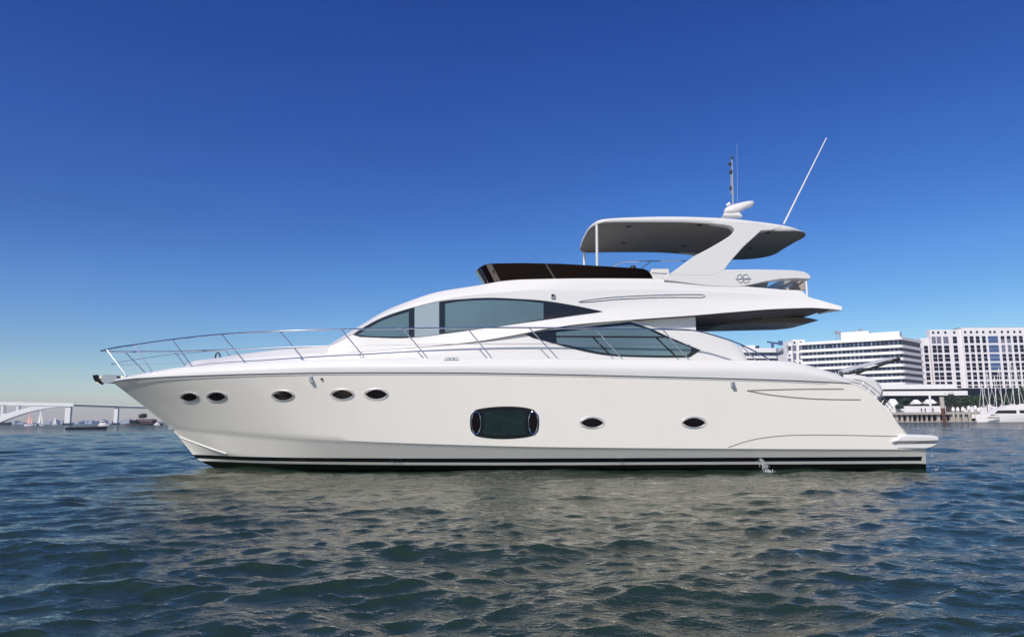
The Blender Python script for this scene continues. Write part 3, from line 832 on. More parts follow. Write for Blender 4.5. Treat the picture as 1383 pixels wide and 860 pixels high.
mb.add([(tipx.x - 0.56, 0, tipx.z + 0.10), (tipx.x - 0.50, -0.16, tipx.z + 0.20), (tipx.x - 0.44, 0, tipx.z + 0.22), (tipx.x - 0.50, 0.16, tipx.z + 0.20), (tipx.x - 0.30, -0.10, tipx.z + 0.0), (tipx.x - 0.27, 0, tipx.z - 0.08), (tipx.x - 0.30, 0.10, tipx.z + 0.0), (tipx.x - 0.50, 0, tipx.z + 0.02)],
       [(0, 1, 2), (0, 2, 3), (1, 4, 2), (2, 6, 3), (4, 5, 6), (4, 6, 2), (0, 7, 1), (0, 3, 7), (1, 7, 4), (3, 6, 7), (7, 5, 4), (7, 6, 5)])
mb.build('anchor_fluke', M['rubber'], yacht)

# ---- flybridge windscreen
def wind():
    tp = [(642.4, 367.0, 0.45), (644, 364.8, 0.9), (648, 361.0, 1.25), (654, 357.6, 1.45), (664, 355.8, 1.55), (706, 355.2, 1.68), (760, 356.3, 1.78), (815, 359.4, 1.84), (844, 361.2, 1.86), (862, 362.2, 1.87), (870, 363.2, 1.87), (876, 366.0, 1.88), (880, 371.5, 1.88), (882, 377.5, 1.88)]
    bt = [(654.5, 383.6, 0.45), (655.5, 384.2, 0.9), (657.5, 384.4, 1.2), (662, 384.0, 1.42), (672, 382.6, 1.50), (706, 378.8, 1.62), (760, 378, 1.72), (815, 378, 1.78), (844, 378, 1.80), (862, 378, 1.80), (870, 378, 1.80), (876, 378.2, 1.80), (880, 378.4, 1.80), (882, 378.6, 1.80)]
    Tn = [yp(*p) for p in tp]; Bn = [yp(*p) for p in bt]
    t0 = Vector((Tn[0].x - 0.02, 0, Tn[0].z)); b0 = Vector((Bn[0].x - 0.02, 0, Bn[0].z))
    full_t = [Vector((p.x, -p.y, p.z)) for p in Tn[::-1]] + [t0] + Tn
    full_b = [Vector((p.x, -p.y, p.z - 0.05)) for p in Bn[::-1]] + [b0 + Vector((0, 0, -0.05))] + [p + Vector((0, 0, -0.05)) for p in Bn]
    rows = []
    for j in range(7):
        s = j / 6
        rows.append([a.lerp(b, s) for a, b in zip(full_t, full_b)])
    # give it thickness
    inner = [[p + Vector((0.012 if abs(p.y) < 1.0 else 0, 0.012 if p.y < 0 else -0.012, 0)) for p in g] for g in rows]
    mb = MB(); mb.grid(rows + inner[::-1] + [rows[0]])
    return mb.build('flybridge_windscreen', M['tint'], yacht, True, 50, merge=0)
ws = wind()
BV_WS = BVHTree.FromPolygons([v.co.copy() for v in ws.data.vertices], [tuple(p.vertices) for p in ws.data.polygons])
decal('pale_strip', dense([(656.5, 357.8), (664, 356.6), (677, 381.2), (669, 382.2)], 5, True, False), BV_WS, M['reflstrip'], ws, 0.004, 0.008, 5)
stube('pale_strip', dense([(737.5, 357.0), (749.5, 376.5)], 4), BV_WS, 0.022, M['reflstrip'], ws, 0.0)
stube('pale_strip', dense([(649, 363), (660, 383)], 4), BV_WS, 0.008, M['steel'], ws, 0.0)
# camera/speaker dome on the coaming end
q = yp(855, 361.5, 1.6)
MB().lathe([(0, 0.07), (0.06, 0.05), (0.085, 0.0), (0.085, -0.1), (0, -0.1)], q, 12).build('compass_dome', M['rubber'], yacht, True)

# ---- side handrail slot, courtesy light and emblem
hr1 = dense([(781.6, 407.0), (800, 404.2), (837, 400.6), (895, 398.2), (948, 397.8), (952.4, 399.7), (948.8, 401.6), (895, 401.6), (837, 403.9), (800, 407.2), (783, 408.2), (781.6, 407.0)], 5)
stube('side_handrail', hr1, BV_UP, 0.009, M['satin'], yacht, 0.012)
for u, a, b in ((838.3, 400.4, 404.0), (895.5, 398.0, 401.8)):
    stube('handrail_bracket', [(u, a), (u, b)], BV_UP, 0.009, M['satin'], yacht, 0.012)
q = spath([(746.8, 400.0)], BV_UP, 0.02)[0]
mb = MB().box(q.x - 0.05, q.x + 0.05, q.y - 0.03, q.y + 0.04, q.z - 0.055, q.z + 0.055)
nl = mb.build('navigation_light', M['greypaint'], yacht)
MB().box(q.x - 0.035, q.x + 0.02, q.y - 0.045, q.y - 0.031, q.z - 0.01, q.z + 0.04).build('light_lens', M['black'], nl)

# ---- radar arch
PO = lambda L, b: [(p.x, p.z) for p in (yp(u, v, b) for u, v in L)]
leg = [(903, 371), (937.8, 345.7), (955, 337), (969, 329), (981, 321.8), (988.4, 316.5), (991.8, 312.3), (991.4, 309), (986.7, 305.5), (975, 303.4), (960, 301.6), (975, 298), (1020, 300.5), (1055, 306), (1042, 311), (1028, 311.6), (1004, 333.4), (988.4, 350.9), (977.5, 365.5), (960, 372)]
band_ = [(896, 374.5), (903, 370.3), (937, 366.6), (977, 364.3), (1022, 363.9), (1069, 364.9), (1085, 366.6), (1092, 369.8), (1095.8, 375.5), (1091, 377.2), (1074.8, 376.4), (1053, 377.4), (1035, 380.4), (1018, 384), (1003, 387.2), (985, 388), (950, 386), (914, 381), (897, 379)]
for y0, y1 in ((-1.957, -1.70), (1.70, 1.957)):
    MB().prism(PO(leg, 1.95), y0, y1, bev=0.012).build('arch_leg', M['gel'], yacht, True, 30)
mb = MB()
mb.prism(PO(band_, 1.94), -1.953, -1.62, bev=0.02)
mb.prism(PO(band_, 1.94), 1.62, 1.953, bev=0.02)
q0, q1 = yp(1080, 366.5, 1.94), yp(1094, 376, 1.94)
mb.box(q0.x, q1.x - 0.02, -1.63, 1.63, q1.z + 0.04, q0.z)
archb = mb.build('arch_base', M['gel'], yacht, True, 40)
BV_AB = BVHTree.FromPolygons([v.co.copy() for v in archb.data.vertices], [tuple(p.vertices) for p in archb.data.polygons])
# emblem digits and bar
def arc(cx, cy, r_, a0, a1, n=14, sx_=1.0):
    return [(cx + r_ * sx_ * math.cos(R(a0 + (a1 - a0) * k / n)), cy - r_ * math.sin(R(a0 + (a1 - a0) * k / n))) for k in range(n + 1)]
em = MB()
for pts in (arc(999.4, 374.6, 3.9, 20, 180) + arc(1000.0, 377.6, 3.9, 180, 450), arc(1007, 373.8, 3.4, 0, 360), arc(1007.4, 379.0, 3.0, 60, 330), [(1009.4, 376.0), (1011, 379.5), (1012.6, 381.6)]):
    q = spath(pts, BV_AB, 0.008)
    if len(q) > 1: em.tube(q, 0.010, 5)
emb = em.build('emblem_digits', M['greypaint'], yacht, True)
q = spath([(993.2, 376.9), (1003, 376.5), (1014.0, 376.1)], BV_AB, 0.014)
MB().tube(q, 0.012, 5).build('emblem_bar', M['greypaint'], yacht, True)
# fly aft post, seat and crossbar
pA, pB = yp(1088.6, 376, 1.86), yp(1090.3, 401, 1.95)
MB().tube([pA, pB], 0.028, 10).build('arch_post', M['gel'], yacht, True)
pA2 = Vector((pA.x, -pA.y, pA.z)); pB2 = Vector((pB.x, -pB.y, pB.z))
MB().tube([pA2, pB2], 0.028, 10).build('arch_post', M['gel'], yacht, True)
mb = MB()
sa, sb, sc2 = yp(1006, 390, 1.2), yp(1036, 380, 1.2), yp(1026, 392, 1.2)
mb.prism([(sa.x, sa.z - 0.2), (sa.x, sa.z + 0.12), (sb.x - 0.08, sb.z + 0.05), (sb.x, sb.z), (sc2.x, sc2.z - 0.2)], -1.45, -0.4, bev=0.04)
mb.build('flybridge_sunpad', M['greypaint'], yacht, True, 40)
mb = MB()
sa, sb = yp(1062, 392, 0.9), yp(1084, 378, 0.9)
mb.tube([(sa.x, -0.9, sa.z), (sb.x, -0.9, sb.z)], 0.045, 8)
mb.tube([(sa.x, 0.6, sa.z), (sb.x, 0.6, sb.z)], 0.045, 8)
mb.prism([(sb.x - 0.15, sb.z - 0.10), (sb.x + 0.08, sb.z + 0.02), (sb.x + 0.06, sb.z - 0.28), (sb.x - 0.05, sb.z - 0.32)], -0.9, 0.6, bev=0.02)
mb.build('liferaft_cradle', M['concrete'], yacht, True)
# helm console and fly rail
a, b = yp(878, 362.8, 1.0), yp(907, 373, 1.0)
mb = MB().prism([(a.x - 0.2, b.z - 0.4), (b.x, b.z - 0.4), (b.x - 0.05, a.z), (a.x + 0.05, a.z)], -1.0, -0.1, bev=0.03)
mb.build('helm_console', M['gel'], yacht, True, 40)
a, b = yp(880, 368.6, 1.4), yp(901, 369.8, 1.4)
MB().tube([a, b], 0.02, 6).build('console_rail', M['greypaint'], yacht, True)
fr = [(826, 361, 0.3), (833, 356.8, 0.3), (840, 353.7, 0.3), (870, 352.6, 0.3), (927, 352.4, 0.3)]
mb = MB().tube([yp(*p) for p in fr], 0.014, 6)
mb.tube([yp(866, 362.5, 0.3), yp(880.5, 352.6, 0.3)], 0.014, 6)
mb.build('flybridge_rail', M['steel'], yacht, True)

# ---- hardtop
NH = 60
top_s = [(788.2, 318), (790.2, 308.5), (798.4, 299.0), (812, 295.2), (847, 292.5), (899.5, 291.1), (969, 292.6), (1025, 297.6), (1060, 303), (1088, 309.2)]
low_s = [(788.6, 320), (791.5, 311), (799, 302.4), (812, 300.8), (847, 299.8), (910, 299.8), (969, 302.7), (1000, 306.5), (1027, 311.4), (1060, 311.6), (1088, 311.2)]
BH = 1.95
P1 = [yp(u, v, BH) for u, v in top_s]; P2 = [yp(u, v, BH) for u, v in low_s]
x0 = yp(788, 324, 0.2).x; xE = yp(1078, 318, 0.7).x
rows = []
for i in range(NH):
    a = math.pi * i / (NH - 1)
    x = x0 + (xE - x0) * (1 - math.cos(a)) / 2
    s = (x - x0) / (xE - x0)
    fr_ = min(1, s / 0.075); fr_w = (1 - (1 - fr_) ** 2.6) ** 0.5 if fr_ < 1 else 1
    bk = min(1, (1 - s) / 0.17); bk_w = (1 - (1 - bk) ** 2.6) ** 0.40 if bk < 1 else 1
    hw = BH * (0.42 + 0.58 * fr_w) * (0.45 + 0.55 * bk_w)
    if i == 0: hw *= 0.55
    zt = float(pchip([p.x for p in P1], [p.z for p in P1], x)); zl = float(pchip([p.x for p in P2], [p.z for p in P2], x))
    if x > P1[-1].x: zt = P1[-1].z
    if x > P2[-1].x: zl = P2[-1].z
    th = zt - zl
    pr = [(0, zl + 0.02), (hw * 0.5, zl + 0.02), (hw - 0.10, zl + 0.008), (hw - 0.03, zl), (hw, zl + th * 0.25), (hw - 0.005, zl + th * 0.6), (hw - 0.05, zl + th * 0.9), (hw - 0.16, zt), (hw * 0.6, zt + 0.02), (0, zt + 0.04)]
    row = [Vector((x, -b_, z_)) for b_, z_ in pr]
    row += [Vector((x, b_, z_)) for b_, z_ in pr[-2:0:-1]]
    rows.append(row)
mb = MB(); mb.grid(rows, 0, True)
mb.add(rows[0], [tuple(range(len(rows[0])))]); mb.add(rows[-1], [tuple(range(len(rows[-1])))])
hard = mb.build('hardtop', [M['gel'], M['hardtop_shade']], yacht, True, 50)
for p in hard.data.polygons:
    if p.normal.z < -0.85: p.material_index = 1  # downward faces take the colour with the shade in it
for u, v in ((849, 306), (842, 328), (945, 303.9), (924, 332), (1036.5, 314.2), (1013.5, 334.8)):
    BVh = BVHTree.FromPolygons([vv.co.copy() for vv in hard.data.vertices], [tuple(p.vertices) for p in hard.data.polygons])
    h = BVh.ray_cast(CAM_L, lray(u, v))
    if h[0] is not None:
        MB().lathe([(0, -0.012), (0.075, -0.012), (0.085, 0.01)], h[0], 16).build('downlight', M['rubber'], hard)
for s_ in (1, -1):
    a, b = yp(806, 302, 1.75), yp(806.5, 360, 1.75)
    MB().tube([(a.x, a.y * s_, a.z), (b.x, b.y * s_, b.z - 0.3)], 0.038, 12).build('hardtop_post', M['gel'], yacht, True)

# ---- radar scanner, mast, whip aerial
BR = 0.9
mb = MB()
ped = [(974.6, 294), (978.5, 287), (980, 282.8), (985, 280.5), (992, 283), (999, 287), (1002, 294)]
mb.prism(PO(ped, BR), -0.98, -0.80, bev=0.04)
mb.build('radar_pedestal', M['gel'], yacht, True, 30)
arm = [(977.6, 285.5), (979.3, 281.8), (986, 278.2), (995, 275.6), (1008.8, 272.6), (1016, 272.6), (1018, 275.2), (1016, 278.4), (1007, 282), (999, 286.3), (990, 288.5), (980, 288.5)]
mb = MB().prism(PO(dense(arm, 3, True), BR), -1.02, -0.78, bev=0.045)
mb.build('radar_scanner', M['gel'], yacht, True, 50)
mast = [yp(990.2, 279, BR), yp(989.5, 250, BR), yp(988.4, 211, BR)]
mb = MB().tube(mast, 0.026, 8, r2=0.016)
mb.tube([yp(987.6, 262, BR), yp(987.4, 232, BR)], 0.015, 6)
ms = mb.build('light_mast', M['greypaint'], yacht, True)
for u, v, hh, rr in ((985.9, 221.6, 0.042, 0.042), (987.0, 232.4, 0.055, 0.04), (986.8, 254.4, 0.06, 0.028), (988.9, 213.5, 0.045, 0.03)):
    q = yp(u, v, BR)
    MB().lathe([(0, hh), (rr * .8, hh), (rr, hh * .7), (rr, -hh * .7), (rr * .8, -hh), (0, -hh)], q, 10).build('mast_light', M['rubber'], ms, True)
    MB().tube([q, yp(989.2, v, BR)], 0.012, 5).build('lamp_bracket', M['steel'], ms)
q = yp(983, 277, BR)
MB().tube([yp(981, 277.5, BR), yp(985.5, 275.2, BR)], 0.02, 8, r2=0.05).build('horn', M['gel'], yacht, True)
MB().tube([yp(996, 276, BR), yp(995.4, 194, BR)], 0.005, 5).build('whip_aerial', M['greypaint'], yacht)
wa = [yp(1058.6, 302.5, 1.2), yp(1116.2, 186.5, 1.2)]
MB().tube(wa, 0.024, 8, r2=0.014).build('long_aerial', M['gel'], yacht, True)

# ---- swim platform, stern fittings
pf = [(1206.5, 597), (1211, 592.5), (1216, 588.2), (1222, 587.3), (1258, 587.6), (1264, 588.2), (1268.5, 590.2), (1269.6, 594.8), (1268.5, 596.6), (1215, 597.2)]
mb = MB().prism(PO(pf, 2.55), -2.55, 2.55, bev=0.04)
mb.build('swim_platform', M['gel'], yacht, True, 40)
pf2 = [(1211, 597.8), (1268, 597.4), (1266.5, 601), (1259, 604.6), (1250.5, 606.4), (1212, 606.2)]
mb = MB().prism(PO(pf2, 2.47), -2.47, 2.47, bev=0.03)
mb.build('platform_underbody', M['gel'], yacht, True, 40)
# rounded transom housing seen above the quarter
th_ = dense([(1120, 520), (1122, 507), (1140, 505.5), (1158, 505.8), (1172, 508), (1184, 512.5), (1191, 519), (1195.5, 527), (1194, 536), (1189, 540), (1196, 560), (1150, 560)], 5, True)
mb = MB().prism(PO(th_, 1.9), -1.9, 1.9, bev=0.10)
mb.build('transom_housing', M['gel'], yacht, True, 20)
# small cockpit items: a row of steel cups on a coaming
for u in (1113.5, 1116, 1124, 1127, 1131, 1134.5, 1137):
    p = yp(u, 504.5, 1.9)
    MB().lathe([(0.02, -0.12), (0.022, -0.02), (0.018, 0.03), (0.03, 0.05), (0.0, 0.06)], p, 8).build('rail_foot', M['rubber'], yacht, True)
# hydraulic passerelle
pas = [(1136.5, 504.8), (1139, 500.6), (1151, 495.6), (1165, 492.2), (1190, 486), (1205, 482.6), (1208, 483.2), (1207, 485), (1190, 489.3), (1170, 495), (1155, 498.8)]
mb = MB().prism(PO(pas, 1.7), -1.72, -1.32, bev=0.012)
mb.build('passerelle', M['palegrey'], yacht, True, 40)
mb = MB()
mb.tube([yp(1139, 505.5, 1.72), yp(1170, 499.4, 1.72), yp(1190, 492.8, 1.72), yp(1207, 486.8, 1.72)], 0.035, 8)
mb.tube([yp(1207, 486.5, 1.72), yp(1215, 484.2, 1.72)], 0.045, 8)
mb.tube([yp(1149, 511, 1.72), yp(1156, 506, 1.72), yp(1170, 498.5, 1.72)], 0.03, 8)
mb.build('passerelle_ram', M['rubber'], yacht, True)
mb = MB()
for off in (0, 3.4):
    pts = [(1150 + off, 515.5 - off, 2.2), (1163 + off, 518.5 - off, 2.2), (1176 + off, 527 - off, 2.2), (1190 + off, 539.5 - off, 2.2), (1204 + off * 0.6, 555 - off, 2.2)]
    mb.tube([yp(*p) for p in pts], 0.009, 6)
for k in range(5):
    u = 1163 + 9 * k; v = 518 + 8.2 * k
    mb.tube([yp(u, v + 3, 2.2), yp(u + 3.4, v - 2.6, 2.2)], 0.007, 6)
mb.build('stern_stair_rail', M['dullsteel'], yacht, True)

# ---- cooling water pouring from the hull and draining off the platform
def spray(name, a, b, r_, n, label, spread=0.05):
    mb = MB()
    g = np.random.default_rng(5)
    for i in range(n):
        s = g.uniform(0, 1)
        p = Vector(a).lerp(Vector(b), s) + Vector(g.normal(0, spread * (0.4 + s), 3))
        p.z = max(p.z, 0.0)
        rr = r_ * g.uniform(0.4, 1.2)
        st = 1 + 3.5 * g.uniform(0, 1)
        mb.lathe([(0, rr * st), (rr * .7, rr * st * .5), (rr, 0), (rr * .6, -rr * st * .6), (0, -rr * st)], p, 6)
    o = mb.build(name, M['foam'], None, True)
    return tag(o, label, 'water spray', None, 'stuff')
A = Y_M @ (spath([(1027, 619)], BV_HULL, 0.05)[0])
spray('cooling_water_jet', A, A + Vector((0.12, -0.28, -0.40)), 0.009, 170, 'white jet of cooling water spilling from the hull side into the sea', 0.05)
A = Y_M @ yp(1257, 603, 2.3)
spray('platform_drain_water', A, A + Vector((0.10, 0, -0.72)), 0.007, 60, 'thin water trickle falling off the end of the swim platform', 0.05)
mb = MB()
g = np.random.default_rng(9)
p0 = at(1288, 635, 17.8)
for i in range(90):
    x = p0.x - 0.2 + g.uniform(0, 2.4); y = 18.6 + g.normal(0, 0.25)
    rr = g.uniform(0.006, 0.022)
    mb.lathe([(0, rr * .25), (rr, 0.0), (0, -rr * .3)], (x, y, 0.02 + g.uniform(-.01, .03)), 6)
tag(mb.build('foam_streak', M['foam'], None, True), 'low streak of white foam on the water behind the swim platform', 'foam', None, 'stuff')

# ================================================================== RIGHT SHORE
YQ = 300.0
def zt(u, v, Y): return at(u, v, Y).z
xl = at(1000, 560, YQ).x
MB().box(xl - 30, xl + 700, YQ + 9, 900, -3, 1.4).build('quay_ground', M['land'])['kind'] = 'structure'

# office block with white floor bands
def office():
    L0, R0 = at(1071, 566, 452), at(1225, 566, 418)
    E0 = at(1252, 566, 440)
    L = Vector((L0.x, L0.y)); Rr = Vector((R0.x, R0.y)); E = Vector((E0.x, E0.y))
    root = empty('office_block', (Rr.x, Rr.y, 1.4), 'white office block with long horizontal dark glass bands and white floor slabs', 'building')
    o3 = Vector((Rr.x, Rr.y, 1.4))
    def W(p, z): return Vector((p.x, p.y, z)) - o3
    zs = [zt(1219, v, 418) for v in (454.6, 465.3, 473.8, 482.3, 490.8, 499.2, 507.6, 516.0, 524.5)]
    band_h = zt(1219, 457, 418) - zt(1219, 460.8, 418)
    nrm = Vector((Rr.y - L.y, -(Rr.x - L.x))).normalized()
    if nrm.y > 0: nrm = -nrm
    nr2 = Vector((E.y - Rr.y, -(E.x - Rr.x))).normalized()
    if nr2.x < 0: nr2 = -nr2
    back = Vector((L.x + 8, L.y + 40)); backr = Vector((E.x, E.y + 40))
    def slab(z0, z1, out, name, m):
        a, b, c = L + nrm * out, Rr + nrm * out + nr2 * out, E + nr2 * out
        # rounded corner
        pts = [a]
        for t in np.linspace(0, 1, 7):
            q = (Rr + (L - Rr).normalized() * 1.6).lerp(Rr, t).lerp(Rr.lerp(Rr + (E - Rr).normalized() * 1.6, t), t) + (nrm * (1 - t) + nr2 * t) * out
            pts.append(q)
        pts += [c, backr, back]
        n = len(pts)
        mb = MB().add([W(p, z0) for p in pts] + [W(p, z1) for p in pts], [tuple(range(n)), tuple(range(2 * n - 1, n - 1, -1))] + [(i, (i + 1) % n, (i + 1) % n + n, i + n) for i in range(n)])
        o_ = mb.build(name, m, root, False)
        if name == 'window_band':
            o_.data.materials.append(M['win'])
            for p_ in o_.data.polygons:
                if p_.normal.x > 0.6: p_.material_index = 1  # end face away from the sun: its shade is put into darker glass
        return o_
    for i in range(len(zs)):
        z1 = zs[i]; z0 = z1 - band_h
        if i == 0: slab(z0 + 0.5 * 0, z1 + 0.0, 0.6, 'floor_slab', M['stone'])
        else: slab(z0, z1, 0.6, 'floor_slab', M['stone'])
        zn = zs[i + 1] if i + 1 < len(zs) else z0 - 1.8
        if zn < z0: slab(zn, z0, -0.3, 'window_band', M['officeglass'])
    # parapet: taller white mass towards the right, set on the roof
    d = (Rr - L).normalized()
    def para(t0, t1, z0, z1, name, inset=0.7):
        a, b = L.lerp(Rr, t0) - nrm * inset, L.lerp(Rr, t1) - nrm * inset
        q = [a, b, b - nrm * 14, a - nrm * 14]
        MB().add([W(p, z0) for p in q] + [W(p, z1) for p in q], [(0, 1, 2, 3), (7, 6, 5, 4)] + [(i, (i + 1) % 4, (i + 1) % 4 + 4, i + 4) for i in range(4)]).build(name, M['stone'], root)
    zr = zs[0]
    para(0.49, 0.735, zr, zt(1183, 445.8, 425), 'roof_plant_room')
    para(0.735, 0.995, zr, zt(1219, 447.0, 418), 'roof_parapet', 0.2)
    for t, h in ((0.44, 2.8), (0.47, 2.2), (0.60, 2.0), (0.66, 3.0)):
        p = L.lerp(Rr, t) - nrm * 4
        b0 = W(p, zr)
        mb = MB().tube([b0, b0 + Vector((0, 0, h + 3))], 0.25, 6)
        mb.box(b0.x - 0.9, b0.x + 0.9, b0.y - .5, b0.y + .5, b0.z + h + 2.0, b0.z + h + 3.6)
        mb.build('roof_aerial', M['greypaint'], root)
    # punched end bay at the far left
    for u0, u1, v0, m_ in ((1068.8, 1086, 459.0, 0), (1061.5, 1070, 477.5, 0)):
        a = at(u0, v0, 450 if u0 > 1065 else 446); b = at(u1, v0, 449 if u0 > 1065 else 445)
        mb = MB(); mb.box(a.x - o3.x, b.x - o3.x, a.y - o3.y - 2, a.y - o3.y + 14, 0, a.z - 1.4)
        bay = mb.build('end_bay', M['stone'], root)
        k = 2 if u1 - u0 > 12 else 1
        for c in range(k):
            cu = u0 + (u1 - u0) * (c + 0.55) / k - (0.6 if k == 2 else 0)
            rws = [(v0 + 3.6, 1.3, 1.3, 'win'), (v0 + 11, 3.9, 2.4, 'wingrey'), (v0 + 22, 4.5, 2.4, 'wingrey'), (v0 + 31.5, 1.8, 2.4, 'win')] if k == 2 else [(v0 + 2.3, 1.2, 1.2, 'win'), (v0 + 8.2, 1.9, 2.2, 'wingrey'), (v0 + 12.3, 0.8, 2.2, 'win')]
            for vv, hv_, hu, mm in rws:
                p = at(cu, vv, a.y - 2)
                sx_ = hu / F * a.y; sz_ = hv_ / F * a.y
                MB().box(p.x - o3.x - sx_, p.x - o3.x + sx_, a.y - 2.15 - o3.y, a.y - 1.9 - o3.y, p.z - 1.4 - sz_, p.z - 1.4 + sz_).build('window', M[mm], bay)

def striped_glass():
    m = bpy.data.materials.new('office_band_glass'); m.use_nodes = True
    t = m.node_tree; b = t.nodes['Principled BSDF']
    tc = t.nodes.new('ShaderNodeTexCoord')
    wv = t.nodes.new('ShaderNodeTexWave'); wv.inputs['Scale'].default_value = 0.16; wv.inputs['Distortion'].default_value = 0.6
    n = t.nodes.new('ShaderNodeTexNoise'); n.inputs['Scale'].default_value = 0.25; n.inputs['Detail'].default_value = 3
    mp = t.nodes.new('ShaderNodeMapping'); mp.inputs['Scale'].default_value = (1, 1, 0.2)
    t.links.new(tc.outputs['Object'], mp.inputs[0]); t.links.new(mp.outputs[0], n.inputs['Vector']); t.links.new(tc.outputs['Object'], wv.inputs['Vector'])
    a = t.nodes.new('ShaderNodeMath'); a.operation = 'MULTIPLY'
    t.links.new(wv.outputs['Color'], a.inputs[0]); t.links.new(n.outputs[0], a.inputs[1])
    r = t.nodes.new('ShaderNodeValToRGB')
    e = r.color_ramp.elements
    e[0].position = 0.30; e[0].color = (0.015, 0.02, 0.04, 1); e[1].position = 0.6; e[1].color = (0.20, 0.25, 0.32, 1)
    t.links.new(a.outputs[0], r.inputs['Fac']); t.links.new(r.outputs[0], b.inputs['Base Color'])
    b.inputs['Roughness'].default_value = 0.3
    b.inputs['Specular IOR Level'].default_value = 0.25
    return m
M['officeglass'] = striped_glass()
office()

def small_office():
    Y = 520
    a, b, c = at(1003, 489, Y), at(1048, 489, Y), at(1063, 489, Y + 14)
    o3 = Vector((a.x, Y, 1.4))
    root = empty('low_office_block', o3, 'low white office block with two dark bands seen past the aft wing of the yacht', 'building')
    def sl(v0, v1, out, nm, m):
        z0, z1 = zt(1048, v1, Y) - 1.4, zt(1048, v0, Y) - 1.4
        pts = [(a.x, Y - out), (b.x + out * .5, Y - out), (c.x + out, Y + 14), (c.x, Y + 40), (a.x, Y + 40)]
        pts = [(p[0] - o3.x, p[1] - o3.y) for p in pts]
        n = len(pts)
        MB().add([(p[0], p[1], z0) for p in pts] + [(p[0], p[1], z1) for p in pts], [tuple(range(n)), tuple(range(2 * n - 1, n - 1, -1))] + [(i, (i + 1) % n, (i + 1) % n + n, i + n) for i in range(n)]).build(nm, m, root)
    sl(470, 475.8, 0.6, 'floor_slab', M['stone']); sl(475.8, 480.6, -0.3, 'window_band', M['officeglass']); sl(480.6, 483.8, 0.6, 'floor_slab', M['stone'])
    sl(483.8, 489, -0.3, 'window_band', M['officeglass']); sl(489, 493, 0.6, 'floor_slab', M['stone']); sl(493, 560, -0.3, 'window_band', M['officeglass'])
    p0, p1 = at(1006, 465.5, Y), at(1022, 465.5, Y)
    MB().box(p0.x - o3.x, p1.x - o3.x, 4, 16, zt(1048, 470, Y) - 1.4, p0.z - 1.4).build('roof_plant_room', M['stone'], root)
    p0, p1 = at(1025, 466, Y), at(1028, 466, Y)
    MB().box(p0.x - o3.x, p1.x - o3.x, 4, 8, zt(1048, 470, Y) - 1.4, p0.z - 1.4).build('roof_tank', M['win'], root)
small_office()

def crane():
    Y = 600
    base = at(1048.5, 560, Y); top = at(1048.5, 462.5, Y)
    root = empty('tower_crane', (base.x, Y, 1.4), 'small blue tower crane rising behind the low office block', 'crane')
    h = top.z - 1.4
    MB().box(-0.9, 0.9, -0.9, 0.9, 0, h).build('mast', M['winblue'], root)
    mb = MB(); l = at(1036, 461.3, Y).x - base.x; r_ = at(1055, 463.5, Y).x - base.x
    mb.tube([(l, 0, h + 0.8), (0, 0, h - 0.2)], 0.7, 6); mb.tube([(0, 0, h - 0.2), (r_, 0, h - 0.9)], 0.8, 6)
    mb.build('jib', M['winblue'], root)
    MB().box(r_ - 2, r_ + 1, -1, 1, h - 2.2, h + 1.5).build('counterweight', M['winblue'], root)
crane()

